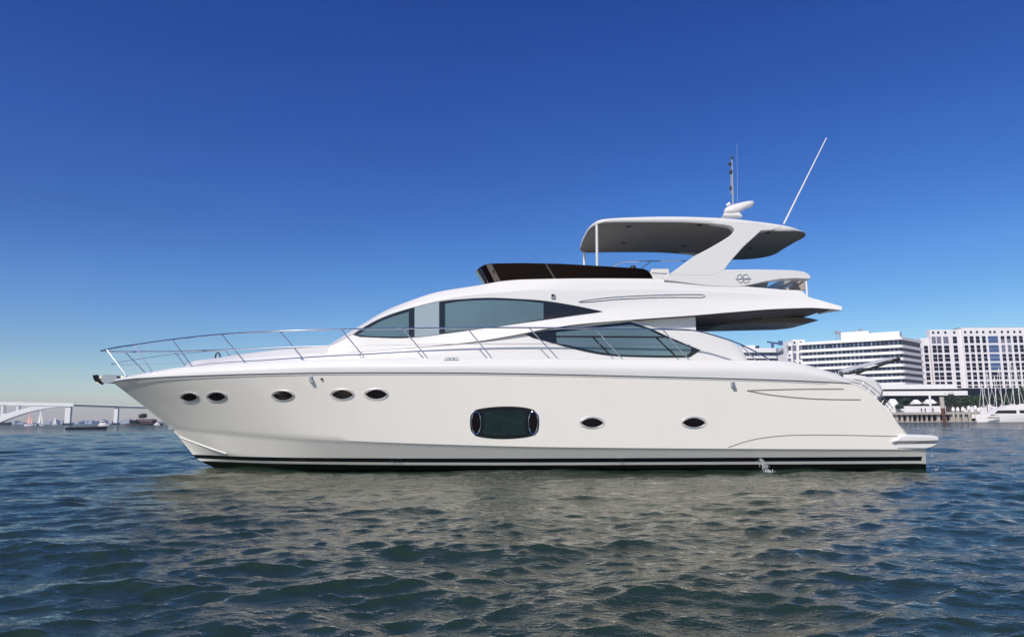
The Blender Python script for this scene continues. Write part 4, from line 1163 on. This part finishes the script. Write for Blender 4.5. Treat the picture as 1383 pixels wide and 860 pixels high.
def hotel():
    Y = 470
    root = empty('hotel_tower', (at(1254, 566, Y).x, Y, 1.4), 'tall white hotel with a dense grid of dark square windows', 'building')
    o3 = Vector(root.location)
    k = 0.0
    def X(u, v=500): return at(u + 1.2, v, Y).x - o3.x
    uz = 1300
    def Z(v): return zt(uz, v, Y) - 1.4
    # main wall masses (all verticals are true; columns below use u read at v = 490)
    MB().box(X(1303), X(1440), 0, 12, 0, Z(442.6)).build('facade_wall', M['hotelwall'], root)
    MB().box(X(1260), X(1303) - 0.02, 1.2, 5, 0, Z(444.6)).build('facade_wall', M['hotelwall'], root)
    MB().box(X(1248.5), X(1260) - 0.02, 3.0, 6, 0, Z(455.4)).build('facade_wall', M['hotelwall'], root)
    MB().box(X(1303), X(1440), 2, 11, Z(442.6) - 0.1, Z(441.6)).build('roof_coping', M['greypaint'], root)
    wins = []
    rowsv = [(456.0, 2.0), (460.8, 2.2), (468.2, 2.2), (473.3, 2.2), (480.2, 2.1), (485.3, 2.1), (492.3, 2.2), (497.6, 2.1), (504.6, 2.1), (510.0, 2.1), (517.0, 2.0), (522.0, 1.2)]
    cols = [(1254.6, 2.6, 'win', 3.0), (1264, 2.7, 'win', 1.2), (1271, 2.8, 'win', 1.2), (1280.5, 3.4, 'win', 1.2), (1292.7, 2.7, 'win', 1.2),
            (1306.0, 2.4, 'win', 0), (1314.0, 2.5, 'win', 0), (1322.2, 2.4, 'win', 0), (1330.6, 2.3, 'grey', 0), (1343.0, 6.6, 'blue', 0), (1356.0, 2.4, 'grey', 0), (1364.3, 2.4, 'grey', 0),
            (1372.8, 2.5, 'win', 0), (1380.8, 2.5, 'win', 0), (1389, 2.5, 'win', 0), (1397, 2.5, 'win', 0), (1405, 2.5, 'win', 0)]
    for cu, hu, kind, yo in cols:
        for ri, (rv, hv_) in enumerate(rowsv):
            if cu < 1258 and ri < 2: continue
            m_ = 'win'
            if kind == 'grey': m_ = 'wingrey' if ri < 6 else 'win'
            if kind == 'blue': m_ = 'winblue' if ri < 8 else 'win'
            if 1258 < cu < 1288 and ri < 2: m_ = 'wingrey'
            wins.append((cu, rv, hu, hv_, m_, yo))
        if cu > 1258: wins.append((cu if kind != 'blue' else cu - 3, 448.4, 1.3, 1.5, 'win', yo))
        if kind == 'blue': wins.append((cu + 3, 448.4, 1.3, 1.5, 'win', yo))
    inframe = [w_ for w_ in wins if w_[0] < 1384]
    inframe.sort(key=lambda q: -q[2] * q[3])
    sx_ = Y / F
    rest = MB()
    for i, (cu, rv, hu, hv_, m_, yo) in enumerate(inframe):
        cx, cz = X(cu, 490), Z(rv)
        mb = MB() if i < 99 else rest
        mb.box(cx - hu * sx_, cx + hu * sx_, yo - 0.25, yo + 0.05, cz - hv_ * sx_, cz + hv_ * sx_, 0)
        if i < 99:
            mb.build('window', M[m_], root)
    o = rest.build('small_windows', M['win'], root); o['kind'] = 'stuff'
hotel()

# podium in front of the towers
def podium():
    Y = 385
    a, b = at(1196, 530, Y), at(1303, 530, Y)
    o3 = Vector((a.x, Y, 1.4))
    root = empty('waterfront_podium', o3, 'low white two storey podium with dark recessed strips in front of the towers', 'building')
    def bx(u0, u1, v0, v1, out, nm, m):
        MB().box(at(u0, v0, Y).x - o3.x, at(u1, v0, Y).x - o3.x, -out, 22, zt(1250, v1, Y) - 1.4, zt(1250, v0, Y) - 1.4).build(nm, m, root)
    bx(1180, 1290, 519.0, 525.2, 1.2, 'upper_fascia', M['stone'])
    bx(1182, 1302, 525.2, 528.0, -1.5, 'upper_recess', M['win'])
    bx(1178, 1303.5, 528.0, 534.0, 2.0, 'lower_fascia', M['stone'])
    bx(1182, 1300, 534.0, 539.5, -2.0, 'lower_recess', M['win'])
    bx(1182, 1300, 539.5, 564.0, -1.0, 'ground_floor', M['darkconcrete'])
    bx(1303.6, 1400, 524.4, 545.0, -1.0, 'dark_link_block', M['win'])
podium()
# small terrace kiosks
for i, (u0, u1, v0, v1, Y, m_, lb) in enumerate(((1199, 1215.5, 538.5, 548.5, 330, 'stone', 'white tent roofed kiosk beside the stern of the yacht'),
                                     (1231, 1246, 539.5, 545.0, 340, 'stone', 'left of the two cream terrace pavilions below the podium'),
                                     (1246.5, 1268, 539.0, 545.0, 342, 'stone', 'right of the two cream terrace pavilions, behind the white flagpole'))):
    a, b = at(u0, v0, Y), at(u1, v1, Y)
    root = empty('terrace_kiosk', ((a.x + b.x) / 2, Y, 1.4), lb, 'kiosk')
    wd = (b.x - a.x) / 2; h = a.z - 1.4; hl = h * 0.6
    mb = MB(); mb.box(-wd * .85, wd * .85, -2, 4, 0, hl); mb.build('wall', M['stone'] if i == 0 else M['win'], root)
    mb = MB(); mb.add([(-wd, -2.6, hl), (wd, -2.6, hl), (wd, 4.6, hl), (-wd, 4.6, hl), (-wd * .4, 1, h), (wd * .4, 1, h)], [(0, 1, 5, 4), (1, 2, 5), (2, 3, 4, 5), (3, 0, 4), (3, 2, 1, 0)])
    mb.build('roof', M['stone'], root)
# promenade wall
a, b = at(1190, 548.5, 318), at(1277, 548.5, 318)
o = MB().box(a.x, b.x, 318, 319, 1.4, a.z).build('promenade_wall', M['stone']); tag(o, 'long cream promenade wall above the pier', 'wall')
# flagpole
p = at(1255.6, 534, 312)
o = MB().lathe([(0.42, 0), (0.42, p.z - 1.6), (0.3, p.z - 1.4), (0, p.z - 1.4)], (p.x, 312, 1.4), 10).build('white_post', M['boatwhite']); tag(o, 'slim white post standing on the promenade beside the weathered pile', 'post')

# pier: deck, face behind coloured dark for the shade, supports
def pier():
    a, b = at(1190, 556, YQ), at(1322, 556, YQ)
    zt_ = zt(1250, 556.3, YQ); zb_ = zt(1250, 559.6, YQ)
    root = empty('waterfront_pier', ((a.x + b.x) / 2, YQ, 0), 'long concrete pier on short supports along the right hand shore', 'pier')
    x0, x1 = a.x - root.location.x, b.x - root.location.x
    MB().box(x0, x1, 0, 9, zb_, zt_).build('deck', M['concrete'], root)
    MB().box(x0, x1, 5.0, 8.9, -1, zb_ - 0.01).build('shade_painted_face', M['darkconcrete'], root)  # shade under the deck put into the colour of this face
    MB().box(x0, x1, 0.6, 4.9, -1, 0.32).build('footing_beam', M['concrete'], root)
    g = np.random.default_rng(3)
    x = x0 + 1.5
    while x < x1 - 1:
        wd = g.choice([0.35, 0.5, 0.9, 1.2])
        MB().box(x, x + wd, 1.0, 2.2, 0.32, zb_ - 0.01).build('support', M['concrete'], root)
        x += wd + g.uniform(1.0, 2.1)
pier()
# quay wall under the rest of the shore
MB().box(xl - 30, xl + 700, YQ + 9.0, YQ + 9.6, -2, 1.38).build('quay_wall', M['darkconcrete'])['label'] = 'dark quay wall at the waterline'
tag(bpy.data.objects['quay_wall'], None, 'wall')

# people on the promenade (a few pixels high)
for i, (u, lb) in enumerate(((1244.5, 'left person in dark clothes standing on the promenade by the white wall'), (1249.5, 'right person in dark clothes standing on the promenade by the white wall'), (1260.0, 'person in dark clothes standing right of the white post'))):
    p = at(u, 553, 304)
    zd = zt(1250, 556.3, YQ)
    bm = MB()
    bm.tube([(p.x - 0.12, 304, zd), (p.x - 0.1, 304, zd + 0.8)], 0.09, 6); bm.tube([(p.x + 0.12, 304, zd), (p.x + 0.1, 304, zd + 0.8)], 0.09, 6)
    bm.lathe([(0.16, 0.75), (0.2, 1.0), (0.26, 1.35), (0.1, 1.48), (0.06, 1.52), (0.11, 1.6), (0.11, 1.72), (0, 1.78)], (p.x, 304, zd), 8)
    bm.tube([(p.x - 0.28, 304, zd + 1.35), (p.x - 0.32, 304, zd + 0.8)], 0.06, 5); bm.tube([(p.x + 0.28, 304, zd + 1.35), (p.x + 0.32, 304, zd + 0.8)], 0.06, 5)
    tag(bm.build('person', M['cloth']), lb, 'person', 'people on the promenade')

# big mooring pile in the water
def big_pile():
    Y = 150
    t_, b_ = at(1272.8, 536.2, Y), at(1276.4, 573.5, Y)
    x = at(1275, 560, Y).x
    root = empty('mooring_pile', (x, Y, 0), 'tall weathered mooring pile with a dark wet foot standing alone in the water', 'pile')
    root.rotation_euler = (0, R(-2), 0)
    r_ = 2.9 / F * Y
    zs = zt(1275, 551, Y)
    MB().lathe([(0, t_.z + 0.05), (r_ * .8, t_.z + 0.02), (r_, t_.z - 0.1), (r_ * 0.93, zs)], (0, 0, 0), 14).build('upper_shaft', M['pilewood'], root, True)
    MB().lathe([(r_ * .93, zs), (r_ * .85, zs - 1), (r_ * 0.7, 1.5), (r_ * .72, -1.5)], (0, 0, 0), 14).build('wet_shaft', M['pilewet'], root, True)
big_pile()
# dock piles with white caps
pl = None
names = ['leftmost', 'second', 'third', 'fourth', 'fifth', 'sixth and rightmost']
for i, (u, v) in enumerate(((1287, 549.6), (1293.2, 549.6), (1300, 549.2), (1308, 547.8), (1317, 547.4), (1321.4, 550.2))):
    Y = 288 - i * 1.5
    p = at(u, v, Y)
    root = empty('capped_pile', (p.x, Y, 0), names[i] + ' of the six capped mooring piles beside the pier', 'pile', 'white capped piles beside the pier')
    MB().lathe([(0.42, p.z - 1.6), (0.42, -1.5)], (0, 0, 0), 10).build('shaft', M['pilewood'], root, True)
    MB().lathe([(0, p.z + 0.1), (0.35, p.z - 0.15), (0.62, p.z - 0.9), (0.62, p.z - 1.5), (0.3, p.z - 1.6)], (0, 0, 0), 12).build('cap', M['boatwhite'], root, True)

# ---- trees
def crown(cx, cz, rx, rz, n, m, parent, g, ls=0.5, ry=None):
    mb = MB()
    ry = ry or rx * 0.7
    nc = max(4, int(n / 40))
    cl = []
    for _ in range(nc):
        while True:
            q = g.uniform(-1, 1, 3)
            if np.linalg.norm(q) < 1: break
        cl.append((q[0] * rx * .8, q[1] * ry * .8, q[2] * rz * .8, g.uniform(0.22, 0.42)))
    for i in range(n):
        c = cl[int(g.integers(nc))]
        p = np.array([cx + c[0], c[1], cz + c[2]]) + g.normal(0, 1, 3) * np.array([rx, ry, rz]) * c[3] * 0.6
        a, b = g.normal(0, 1, 3), g.normal(0, 1, 3)
        a /= np.linalg.norm(a); b = b - a * a.dot(b); b /= np.linalg.norm(b)
        s_ = ls * g.uniform(0.5, 1.2)
        mb.add([p - a * s_, p + b * s_ * .6, p + a * s_, p - b * s_ * .6], [(0, 1, 2, 3)])
    return mb.build('crown', m, parent, merge=0)
g = np.random.default_rng(21)
trees = [(1222, 543, 8, 6.5, 322, 'leaf2', 'dark shrubby tree right of the tent roofed kiosk'), (1214, 549, 6, 3, 316, 'leaf2', 'low dark bush at the foot of the tent roofed kiosk'),
         (1237, 547.5, 8, 2.4, 322, 'leaf2', 'low hedge bush in front of the left terrace pavilion'), (1250, 547.5, 8, 2.4, 322, 'leaf2', 'low hedge bush behind the two standing people'),
         (1264, 547, 7, 2.4, 322, 'leaf2', 'low hedge bush just left of the weathered pile'),
         (1282, 541, 9, 9, 330, 'leaf2', 'round dark tree just right of the weathered pile'), (1296, 543, 9, 8, 332, 'leaf', 'bright green tree second from the weathered pile'),
         (1307, 542.5, 9, 8, 331, 'leaf', 'bright green tree between the pier and the leftmost sailboat mast'), (1319, 541, 9, 9, 333, 'leaf', 'green tree behind the leftmost dinghy mast'),
         (1332, 540, 9, 9, 334, 'leaf2', 'dark tree behind the crossed sailboat rigging'), (1345, 541, 9, 9, 335, 'leaf2', 'dark tree behind the middle sailboat masts'),
         (1358, 542, 9, 9, 336, 'leaf', 'green tree behind the tallest mast'), (1371, 536, 10, 11, 337, 'leaf2', 'tall dark tree left of the picture edge'), (1384, 534, 10, 12, 338, 'leaf', 'green tree at the right edge of the picture')]
for u, v, ru, rv, Y, m_, lb in trees:
    p = at(u, v, Y); k = Y / F
    root = empty('broadleaf_tree', (p.x, Y, 1.4), lb, 'tree', 'trees and bushes along the promenade')
    hz = p.z - 1.4
    MB().tube([(0, 0, 0), (0.2, 0, hz * .5), (-0.1, 0.1, hz)], 0.3, 7, r2=0.12).build('trunk', M['bark'], root, True)
    crown(0, hz, ru * k, rv * k, 900 if rv > 4 else 500, M[m_], root, g, 0.55)

# ---- moored sailboats and a motor yacht on the right
def boat_hull(L_, B_, H_, bow=1, sheer=0.15, n=14, draft=0.25):
    """hull along x with its bow at +x (bow=1); gunwale at H_"""
    rows = []
    for i in range(n):
        t = i / (n - 1)
        x = (-L_ / 2 + L_ * t) * bow
        wv = B_ / 2 * (1 - max(0, (t - 0.35) / 0.65) ** 2.2) * (0.82 + 0.18 * min(1, t / 0.3))
        h = H_ * (1 + sheer * max(0, t - 0.3) * 1.6)
        xo = 0.10 * L_ * max(0, t - 0.6) * bow
        rows.append([(x - xo * 1.0, 0, -draft), (x - xo * .6, -wv * .75, -draft * .2), (x, -wv * .97, h * .6), (x + 0, -wv, h), (x, 0, h + 0.03), (x, wv, h), (x, wv * .97, h * .6), (x - xo * .6, wv * .75, -draft * .2)])
    mb = MB(); mb.grid(rows, 0, True); mb.add(rows[0], [tuple(range(8))]); mb.add(rows[-1], [tuple(range(8))])
    return mb
def sailboat(u, v_top, Y, L_, lb, bow=1, lean=0.0, H_=1.1, grp='sailboats moored by the right shore'):
    p = at(u, v_top, Y)
    root = empty('moored_sailboat', (p.x, Y, 0), lb, 'sailboat', grp)
    boat_hull(L_, 2.6, H_, bow).build('hull', M['boatwhite'], root, True, 40)
    mb = MB().prism([(-L_ * .2 * bow, H_), (L_ * .15 * bow, H_), (L_ * .08 * bow, H_ + 0.65), (-L_ * .17 * bow, H_ + 0.75)], -0.8, 0.8, bev=0.06)
    mb.build('cabin', M['boatwhite'], root, True, 40)
    MB().tube([(0.02 * L_, 0, H_), (0.02 * L_ + lean * p.z, 0, p.z)], 0.16, 7, r2=0.10).build('mast', M['boatwhite'], root, True)
    MB().tube([(0.02 * L_, 0, H_ + 1.5), (-0.36 * L_ * bow, 0, H_ + 1.6)], 0.17, 6).build('boom', M['sailwhite'], root, True)
    for xe in (-L_ * .48, L_ * .5):
        MB().tube([(xe, 0, H_), (0.02 * L_ + lean * p.z, 0, p.z)], 0.06, 5).build('stay', M['boatwhite'], root)
sailboat(1326, 517, 285, 5.5, 'small sailboat with the shortest mast nearest the pier', 1, -0.02)
sailboat(1332, 503, 290, 8, 'sailboat with a slim white mast second from the pier', 1)
sailboat(1341, 508, 282, 9, 'sailboat whose mast crosses the middle of the hotel front', -1, 0.02)
sailboat(1348, 497, 292, 9, 'sailboat with its mast before the blue glass strip of the hotel', 1)
sailboat(1363.5, 488, 287, 11, 'sailboat with the tallest white mast at the right shore', -1)
sailboat(1372, 495, 283, 10, 'sailboat with the mast nearest the right edge of the picture', 1, -0.01)
def motor_yacht2():
    Y = 270
    a, b = at(1318, 568, Y), at(1410, 568, Y)
    L_ = b.x - a.x
    root = empty('moored_motor_yacht', ((a.x + b.x) / 2, Y, 0), 'long white motor yacht moored in front of the sailboats at the right edge', 'boat')
    H_ = zt(1350, 560.0, Y)
    boat_hull(L_, 5, H_, -1, 0.05).build('hull', M['boatwhite'], root, True, 40)
    z1, z2, z3 = zt(1350, 557.2, Y), zt(1350, 554.0, Y), zt(1350, 547, Y)
    X = lambda u: at(u, 556, Y).x - root.location.x
    mb = MB().prism([(X(1334), H_), (X(1341), z2 + .2), (X(1352), z2 + 0.7), (X(1400), z2 + 0.7), (X(1400), H_)], -1.9, 1.9, bev=0.15); mb.build('deckhouse', M['boatwhite'], root, True, 40)
    MB().prism([(X(1338.5), z1 - .2), (X(1343), z2), (X(1368), z2), (X(1368), z1 - .3)], -1.97, -1.85).build('window_strip', M['black'], root)
    MB().prism([(X(1372), z1 - .2), (X(1372), z2), (X(1384), z2), (X(1384), z1 - .3)], -1.97, -1.85).build('window_strip', M['black'], root)
    MB().prism([(X(1352), z2 + .7), (X(1360), z3), (X(1380), z3), (X(1384), z2 + .7)], -1.4, 1.4, bev=0.15).build('flybridge', M['boatwhite'], root, True, 40)
    MB().box(X(1328), X(1343), -2.62, -2.2, zt(1350, 564.3, Y), zt(1350, 563.2, Y)).build('hull_port_strip', M['black'], root)
motor_yacht2()

# ================================================================== LEFT SIDE: bridge, boats, island, far shore
def bridge():
    # runs from near left to farther right
    P0, P1 = at(-260, 560, 600), at(260, 560, 680)
    A2, B2 = Vector((P0.x, P0.y)), Vector((P1.x, P1.y))
    def par(u):                                # where the picture column u meets the bridge line
        d = ray(u, 565); d2 = Vector((d.x, d.y))
        # A + s(B-A) = t*d
        e = B2 - A2
        det = e.x * (-d2.y) + d2.x * e.y
        s = ((-A2.x) * (-d2.y) + d2.x * (-A2.y)) / det
        return s, (A2 + e * s)
    root = empty('road_bridge', (par(92)[1].x, par(92)[1].y, 0), 'long pale concrete road bridge with an arched span crossing the bay at the left', 'bridge')
    o3 = Vector(root.location)
    ang = math.atan2(B2.y - A2.y, B2.x - A2.x)
    root.rotation_euler = (0, 0, ang)
    s0 = (par(92)[1] - A2).length
    def lx(u): return (par(u)[1] - A2).length - s0
    def lz(u, v): return at(u, v, par(u)[1].y).z
    ztop = lz(50, 544.0)
    W_ = 3.6
    us = list(range(-250, 101, 10)) + [101]
    pts_t = [(lx(u), lz(50, 543.9)) for u in (-250, 99.5)]
    MB().prism([(lx(-250), lz(0, 546.8)), (lx(0), lz(0, 546.9)), (lx(99.5), lz(99, 548.8)), (lx(99.5), lz(99, 544.4)), (lx(0), lz(0, 542.6)), (lx(-250), lz(0, 542.0))], -W_, W_).build('arch_deck', M['bridge'], root)
    z2t = lz(150, 548.0)
    MB().prism([(lx(99.7), lz(99, 548.8)), (lx(255), lz(255, 553.8)), (lx(255), lz(255, 551.2)), (lx(99.7), lz(99, 545.4))], -W_, W_).build('approach_deck', M['bridgedark'], root)
    MB().prism([(lx(99.7), lz(99, 545.8)), (lx(255), lz(255, 551.6)), (lx(255), lz(255, 550.9)), (lx(99.7), lz(99, 544.9))], -W_ - 0.3, -W_ + 0.2).build('parapet', M['bridge'], root)
    # arch rib
    f = lambda u: 548.0 + 22.5 * (max(0, (94 - u)) / 94.0) ** 2
    uu = np.linspace(94, -2, 26)
    def rib(off0, off1): return [(lx(u), lz(u, f(u) + off0)) for u in uu], [(lx(u), lz(u, f(u) + off1)) for u in uu]
    lo, hi = [], []
    for u in uu:
        th_ = 1.8 + 6.5 * (94 - u) / 94
        lo.append((lx(u), max(0.8, lz(u, f(u) + 0.9)))); hi.append((lx(u), max(lo[-1][1] + 1, lz(u, f(u) - th_))))
    MB().prism(lo + hi[::-1], -W_ + 0.4, W_ - 0.4).build('arch_rib', M['bridge'], root)
    # mirrored far half of the haunch, mostly outside the picture
    lo2 = [(2 * lx(-4) - x, z) for x, z in lo]; hi2 = [(2 * lx(-4) - x, z) for x, z in hi]
    MB().prism((lo2 + hi2[::-1]), -W_ + 0.4, W_ - 0.4).build('arch_rib', M['bridge'], root)
    for u in (3.6, 23.8, 44, -16, -36, -56):
        vb = f(abs(u)) - 4
        zz = max(1, lz(max(u, 0.1), vb))
        for yy in (-W_ + 0.5, W_ - 1.7):
            MB().box(lx(u) - 0.8, lx(u) + 0.8, yy, yy + 1.2, zz, lz(50, 546.8)).build('spandrel_post', M['bridge'], root)
    for u, wd in ((92.0, 2.1), (157, 1.5)):
        zt2 = lz(92, 548.0) if u < 100 else lz(157, 550.6)
        MB().box(lx(u) - wd, lx(u) + wd, -W_ + 0.8, W_ - 0.8, -1, zt2).build('pier', M['bridge'], root)
        MB().box(lx(u) - wd - 1.2, lx(u) + wd + 1.2, -W_, W_, -1, 1.6).build('pier_base', M['boatdark'], root)
    MB().box(lx(-12), lx(13), -W_ - 1, W_ + 1, -1, 2.6).build('arch_footing', M['boatdark'], root)
bridge()

def sailing(u, vt, vb, Y, m_, lb, uw=6):
    p = at(u, vt, Y); q = at(u, vb, Y)
    root = empty('sailing_boat', (q.x, Y, 0), lb, 'sailboat', 'boats sailing near the bridge')
    k = Y / F
    H_ = 1.0
    boat_hull(uw * 2 * k, 2.6, H_, 1).build('hull', M['boatwhite'], root, True, 40)
    MB().tube([(0, 0, 0.8), (0, 0, p.z)], 0.10, 6).build('mast', M['greypaint'], root)
    h = p.z
    def sail(x0, x1, z0, z1, nm, m):
        rows = []
        for j in range(9):
            s = j / 8
            wv = (1 - s) ** 0.8
            rows.append([(x0 + (x1 - x0) * t * wv, 0.35 * math.sin(math.pi * t) * wv, z0 + (z1 - z0) * s) for t in np.linspace(0, 1, 5)])
        mb = MB(); mb.grid(rows); mb.grid([[(a, b + 0.03, c) for a, b, c in g_] for g_ in rows])
        mb.build(nm, m, root, True, merge=0)
    sail(-0.08, -uw * .85 * k, 1.6, h * .98, 'mainsail', m_)
    sail(0.1, uw * .6 * k, 1.4, h * .8, 'jib_sail', m_)
sailing(39.5, 555.2, 575.6, 420, M['sailpink'], 'sailboat with pinkish sails under the bridge arch', 5.5)
sailing(54, 552, 575.3, 425, M['sailwhite'], 'sailboat with white sails just left of the bridge pier', 5.5)
sailing(74, 562, 574.3, 900, M['sailwhite'], 'tiny distant white sailboat seen under the bridge', 3)

def motor_cruiser():
    Y = 330
    p = at(141, 574.5, Y); k = Y / F
    root = empty('motor_cruiser', (p.x, Y, 0), 'small white motor cruiser with a raised wheelhouse near the second bridge pier', 'boat')
    boat_hull(13 * k, 2.6, 1.0, 1).build('hull', M['boatwhite'], root, True, 40)
    MB().prism([(-1.6, 1.0), (1.2, 1.0), (0.6, 2.3), (-1.3, 2.3)], -0.9, 0.9, bev=.08).build('wheelhouse', M['boatwhite'], root, True, 40)
    MB().prism([(-1.2, 1.5), (0.9, 1.5), (0.7, 2.0), (-1.1, 2.0)], -0.95, -0.91).build('side_window', M['win'], root)
    MB().tube([(-0.3, 0, 2.3), (-0.3, 0, 3.6)], 0.05, 6).build('mast', M['greypaint'], root)
motor_cruiser()
def barge():
    Y = 160
    a, b = at(91.5, 578, Y), at(145, 577, Y)
    root = empty('dark_barge', ((a.x + b.x) / 2, Y, 0), 'low dark open boat lying low on the water below the bridge', 'boat')
    L_ = b.x - a.x
    mb = boat_hull(L_, 2.4, 0.42, 1, 0.5)
    mb.build('hull', M['boatdark'], root, True, 40)
    MB().prism([(-L_ * .45, 0.42), (L_ * .3, 0.42), (L_ * .3, 0.50), (-L_ * .45, 0.50)], -1.0, -0.9).build('gunwale', M['boatdark'], root)
    mb = MB()
    for t in (-0.25, 0.0, 0.22): mb.box(L_ * t, L_ * t + 0.3, -0.9, 0.9, 0.45, 0.52)
    mb.build('thwarts', M['pilewet'], root)
barge()

# island with pavilion and pine
def island():
    Y = 470
    a, b = at(174, 572, Y), at(216, 572, Y)
    mb = MB()
    n = 24
    top = [((a.x + b.x) / 2 + (b.x - a.x) / 2 * math.cos(t) * 1.0, Y + 14 * math.sin(t), 1.0 + 0.2 * math.sin(5 * t)) for t in np.linspace(0, 2 * math.pi, n, endpoint=False)]
    bot = [(p[0] + (p[0] - (a.x + b.x) / 2) * .05, p[1], -1) for p in top]
    mb.add(top + bot, [tuple(range(n)), ] + [(i, (i + 1) % n, (i + 1) % n + n, i + n) for i in range(n)])
    mb.build('island_ground', M['darkconcrete'])['kind'] = 'structure'
    X0, X1 = at(188, 570, Y).x, at(209, 570, Y).x
    root = empty('island_pavilion', ((X0 + X1) / 2, Y, 1.0), 'low red brown pavilion with a pale roof line on the island off the bow', 'building')
    w_ = (X1 - X0) / 2
    h = zt(200, 566.2, Y) - 1
    MB().box(-w_, w_, -3, 3, 0, h * .75).build('wall', M['brick'], root)
    MB().prism([(-w_ - .5, h * .75), (w_ + .5, h * .75), (w_ - 1.5, h * 1.1), (-w_ + 1.5, h * 1.1)], -3.6, 3.6).build('roof', M['brick'], root)
    MB().box(-w_ - .4, w_ + .4, -3.75, -3.62, h * .55, h * .72).build('eaves_band', M['wingrey'], root)
    g = np.random.default_rng(4)
    p = at(194, 562, Y)
    r = empty('island_pine', (p.x, Y, 1.0), 'dark umbrella shaped pine above the pavilion on the island', 'tree')
    MB().tube([(0.8, 0, 0), (0.3, 0, p.z * .5), (0, 0, p.z - 1)], 0.25, 6, r2=0.12).build('trunk', M['bark'], r)
    crown(0, p.z - 1, 6.8 * Y / F, 3.0 * Y / F, 900, M['leaf2'], r, g, 0.5)
    for u, v, ru, lb in ((178.5, 569.5, 4, 'dark bush at the left end of the island'), (184.5, 569, 4, 'dark bush beside the left wall of the island pavilion')):
        p = at(u, v, Y - 4)
        r = empty('island_bush', (p.x, Y - 4, 1.0), lb, 'bush', 'bushes on the island')
        MB().tube([(0, 0, 0), (0, 0, p.z * .6)], 0.12, 6).build('trunk', M['bark'], r)
        crown(0, p.z - 1, ru * .9 * Y / F, 3.4 * Y / F, 400, M['leaf2'], r, g, 0.45)
    p = at(212.5, 571, Y - 8)
    r = empty('island_launch', (p.x, Y - 8, 0), 'small white launch tied at the right end of the island', 'boat')
    boat_hull(3.6, 1.6, 0.8, 1).build('hull', M['boatwhite'], r, True, 40)
    MB().prism([(-0.8, 0.8), (0.8, 0.8), (0.4, 1.7), (-0.7, 1.7)], -0.6, 0.6, bev=.05).build('cabin', M['boatwhite'], r, True, 40)
island()
# glasshouse domes on the far shore and the far skyline
mb = MB()
g = np.random.default_rng(8)
rows = []
for i, x in enumerate(np.linspace(-4200, 4200, 120)):
    h = 3 + 2.5 * abs(math.sin(x * 0.0021 + 1)) + g.uniform(0, 2.5)
    rows.append([(x, 3000, -1), (x, 3010, h * .6), (x, 3200, h), (x, 3700, h * 1.4), (x, 4500, 2)])
MB().grid(rows).build('far_shore_land', M['farland'], None, True)['kind'] = 'structure'
fb = [(u, h, wd) for u, h, wd in [(8, 4, 3), (18, 5, 2), (27, 3, 4), (61, 4.2, 3), (66, 6, 2), (71, 7, 1.6), (78, 4.6, 3), (83, 5.5, 2), (103, 4.4, 3), (109, 5, 2), (115, 6, 2.2), (121, 4.5, 3), (128, 5.5, 2.4), (136, 6.5, 2), (149, 5, 2), (163, 5.5, 3), (167.5, 7.5, 2.6), (172, 6.5, 2)]]
for i, (u, hpx, wpx) in enumerate(fb):
    Y = 2900 - (i % 3) * 60
    p = at(u, 572, Y); k = Y / F
    root = empty('distant_building', (p.x, Y, 0), 'hazy pale building in the faraway skyline behind the bridge', 'building', 'faraway skyline buildings')
    hh = hpx * k * 0.7
    mb = MB().box(-wpx * k, wpx * k, 0, 40, -1, hh)
    if i % 2: mb.box(-wpx * k * .4, wpx * k * .4, 5, 30, hh, hh + 1.2 * k)
    mb.build('tower_mass', M['hazy'], root)

# ================================================================== HAZE
def haze():
    mb = MB().box(-5200, 5200, -900, 5200, -4, 90)
    o = mb.build('haze', bpy.data.materials.new('haze_air'))
    m = o.data.materials[0]; m.use_nodes = True
    t = m.node_tree; t.nodes.clear()
    v = t.nodes.new('ShaderNodeVolumePrincipled'); ou = t.nodes.new('ShaderNodeOutputMaterial')
    v.inputs['Color'].default_value = (0.68, 0.81, 1.0, 1)
    v.inputs['Density'].default_value = 0.00018
    v.inputs['Anisotropy'].default_value = 0.2
    t.links.new(v.outputs[0], ou.inputs['Volume'])
    o['kind'] = 'stuff'
    o['label'] = 'thin pale haze over the bay'; o['category'] = 'haze'
haze()
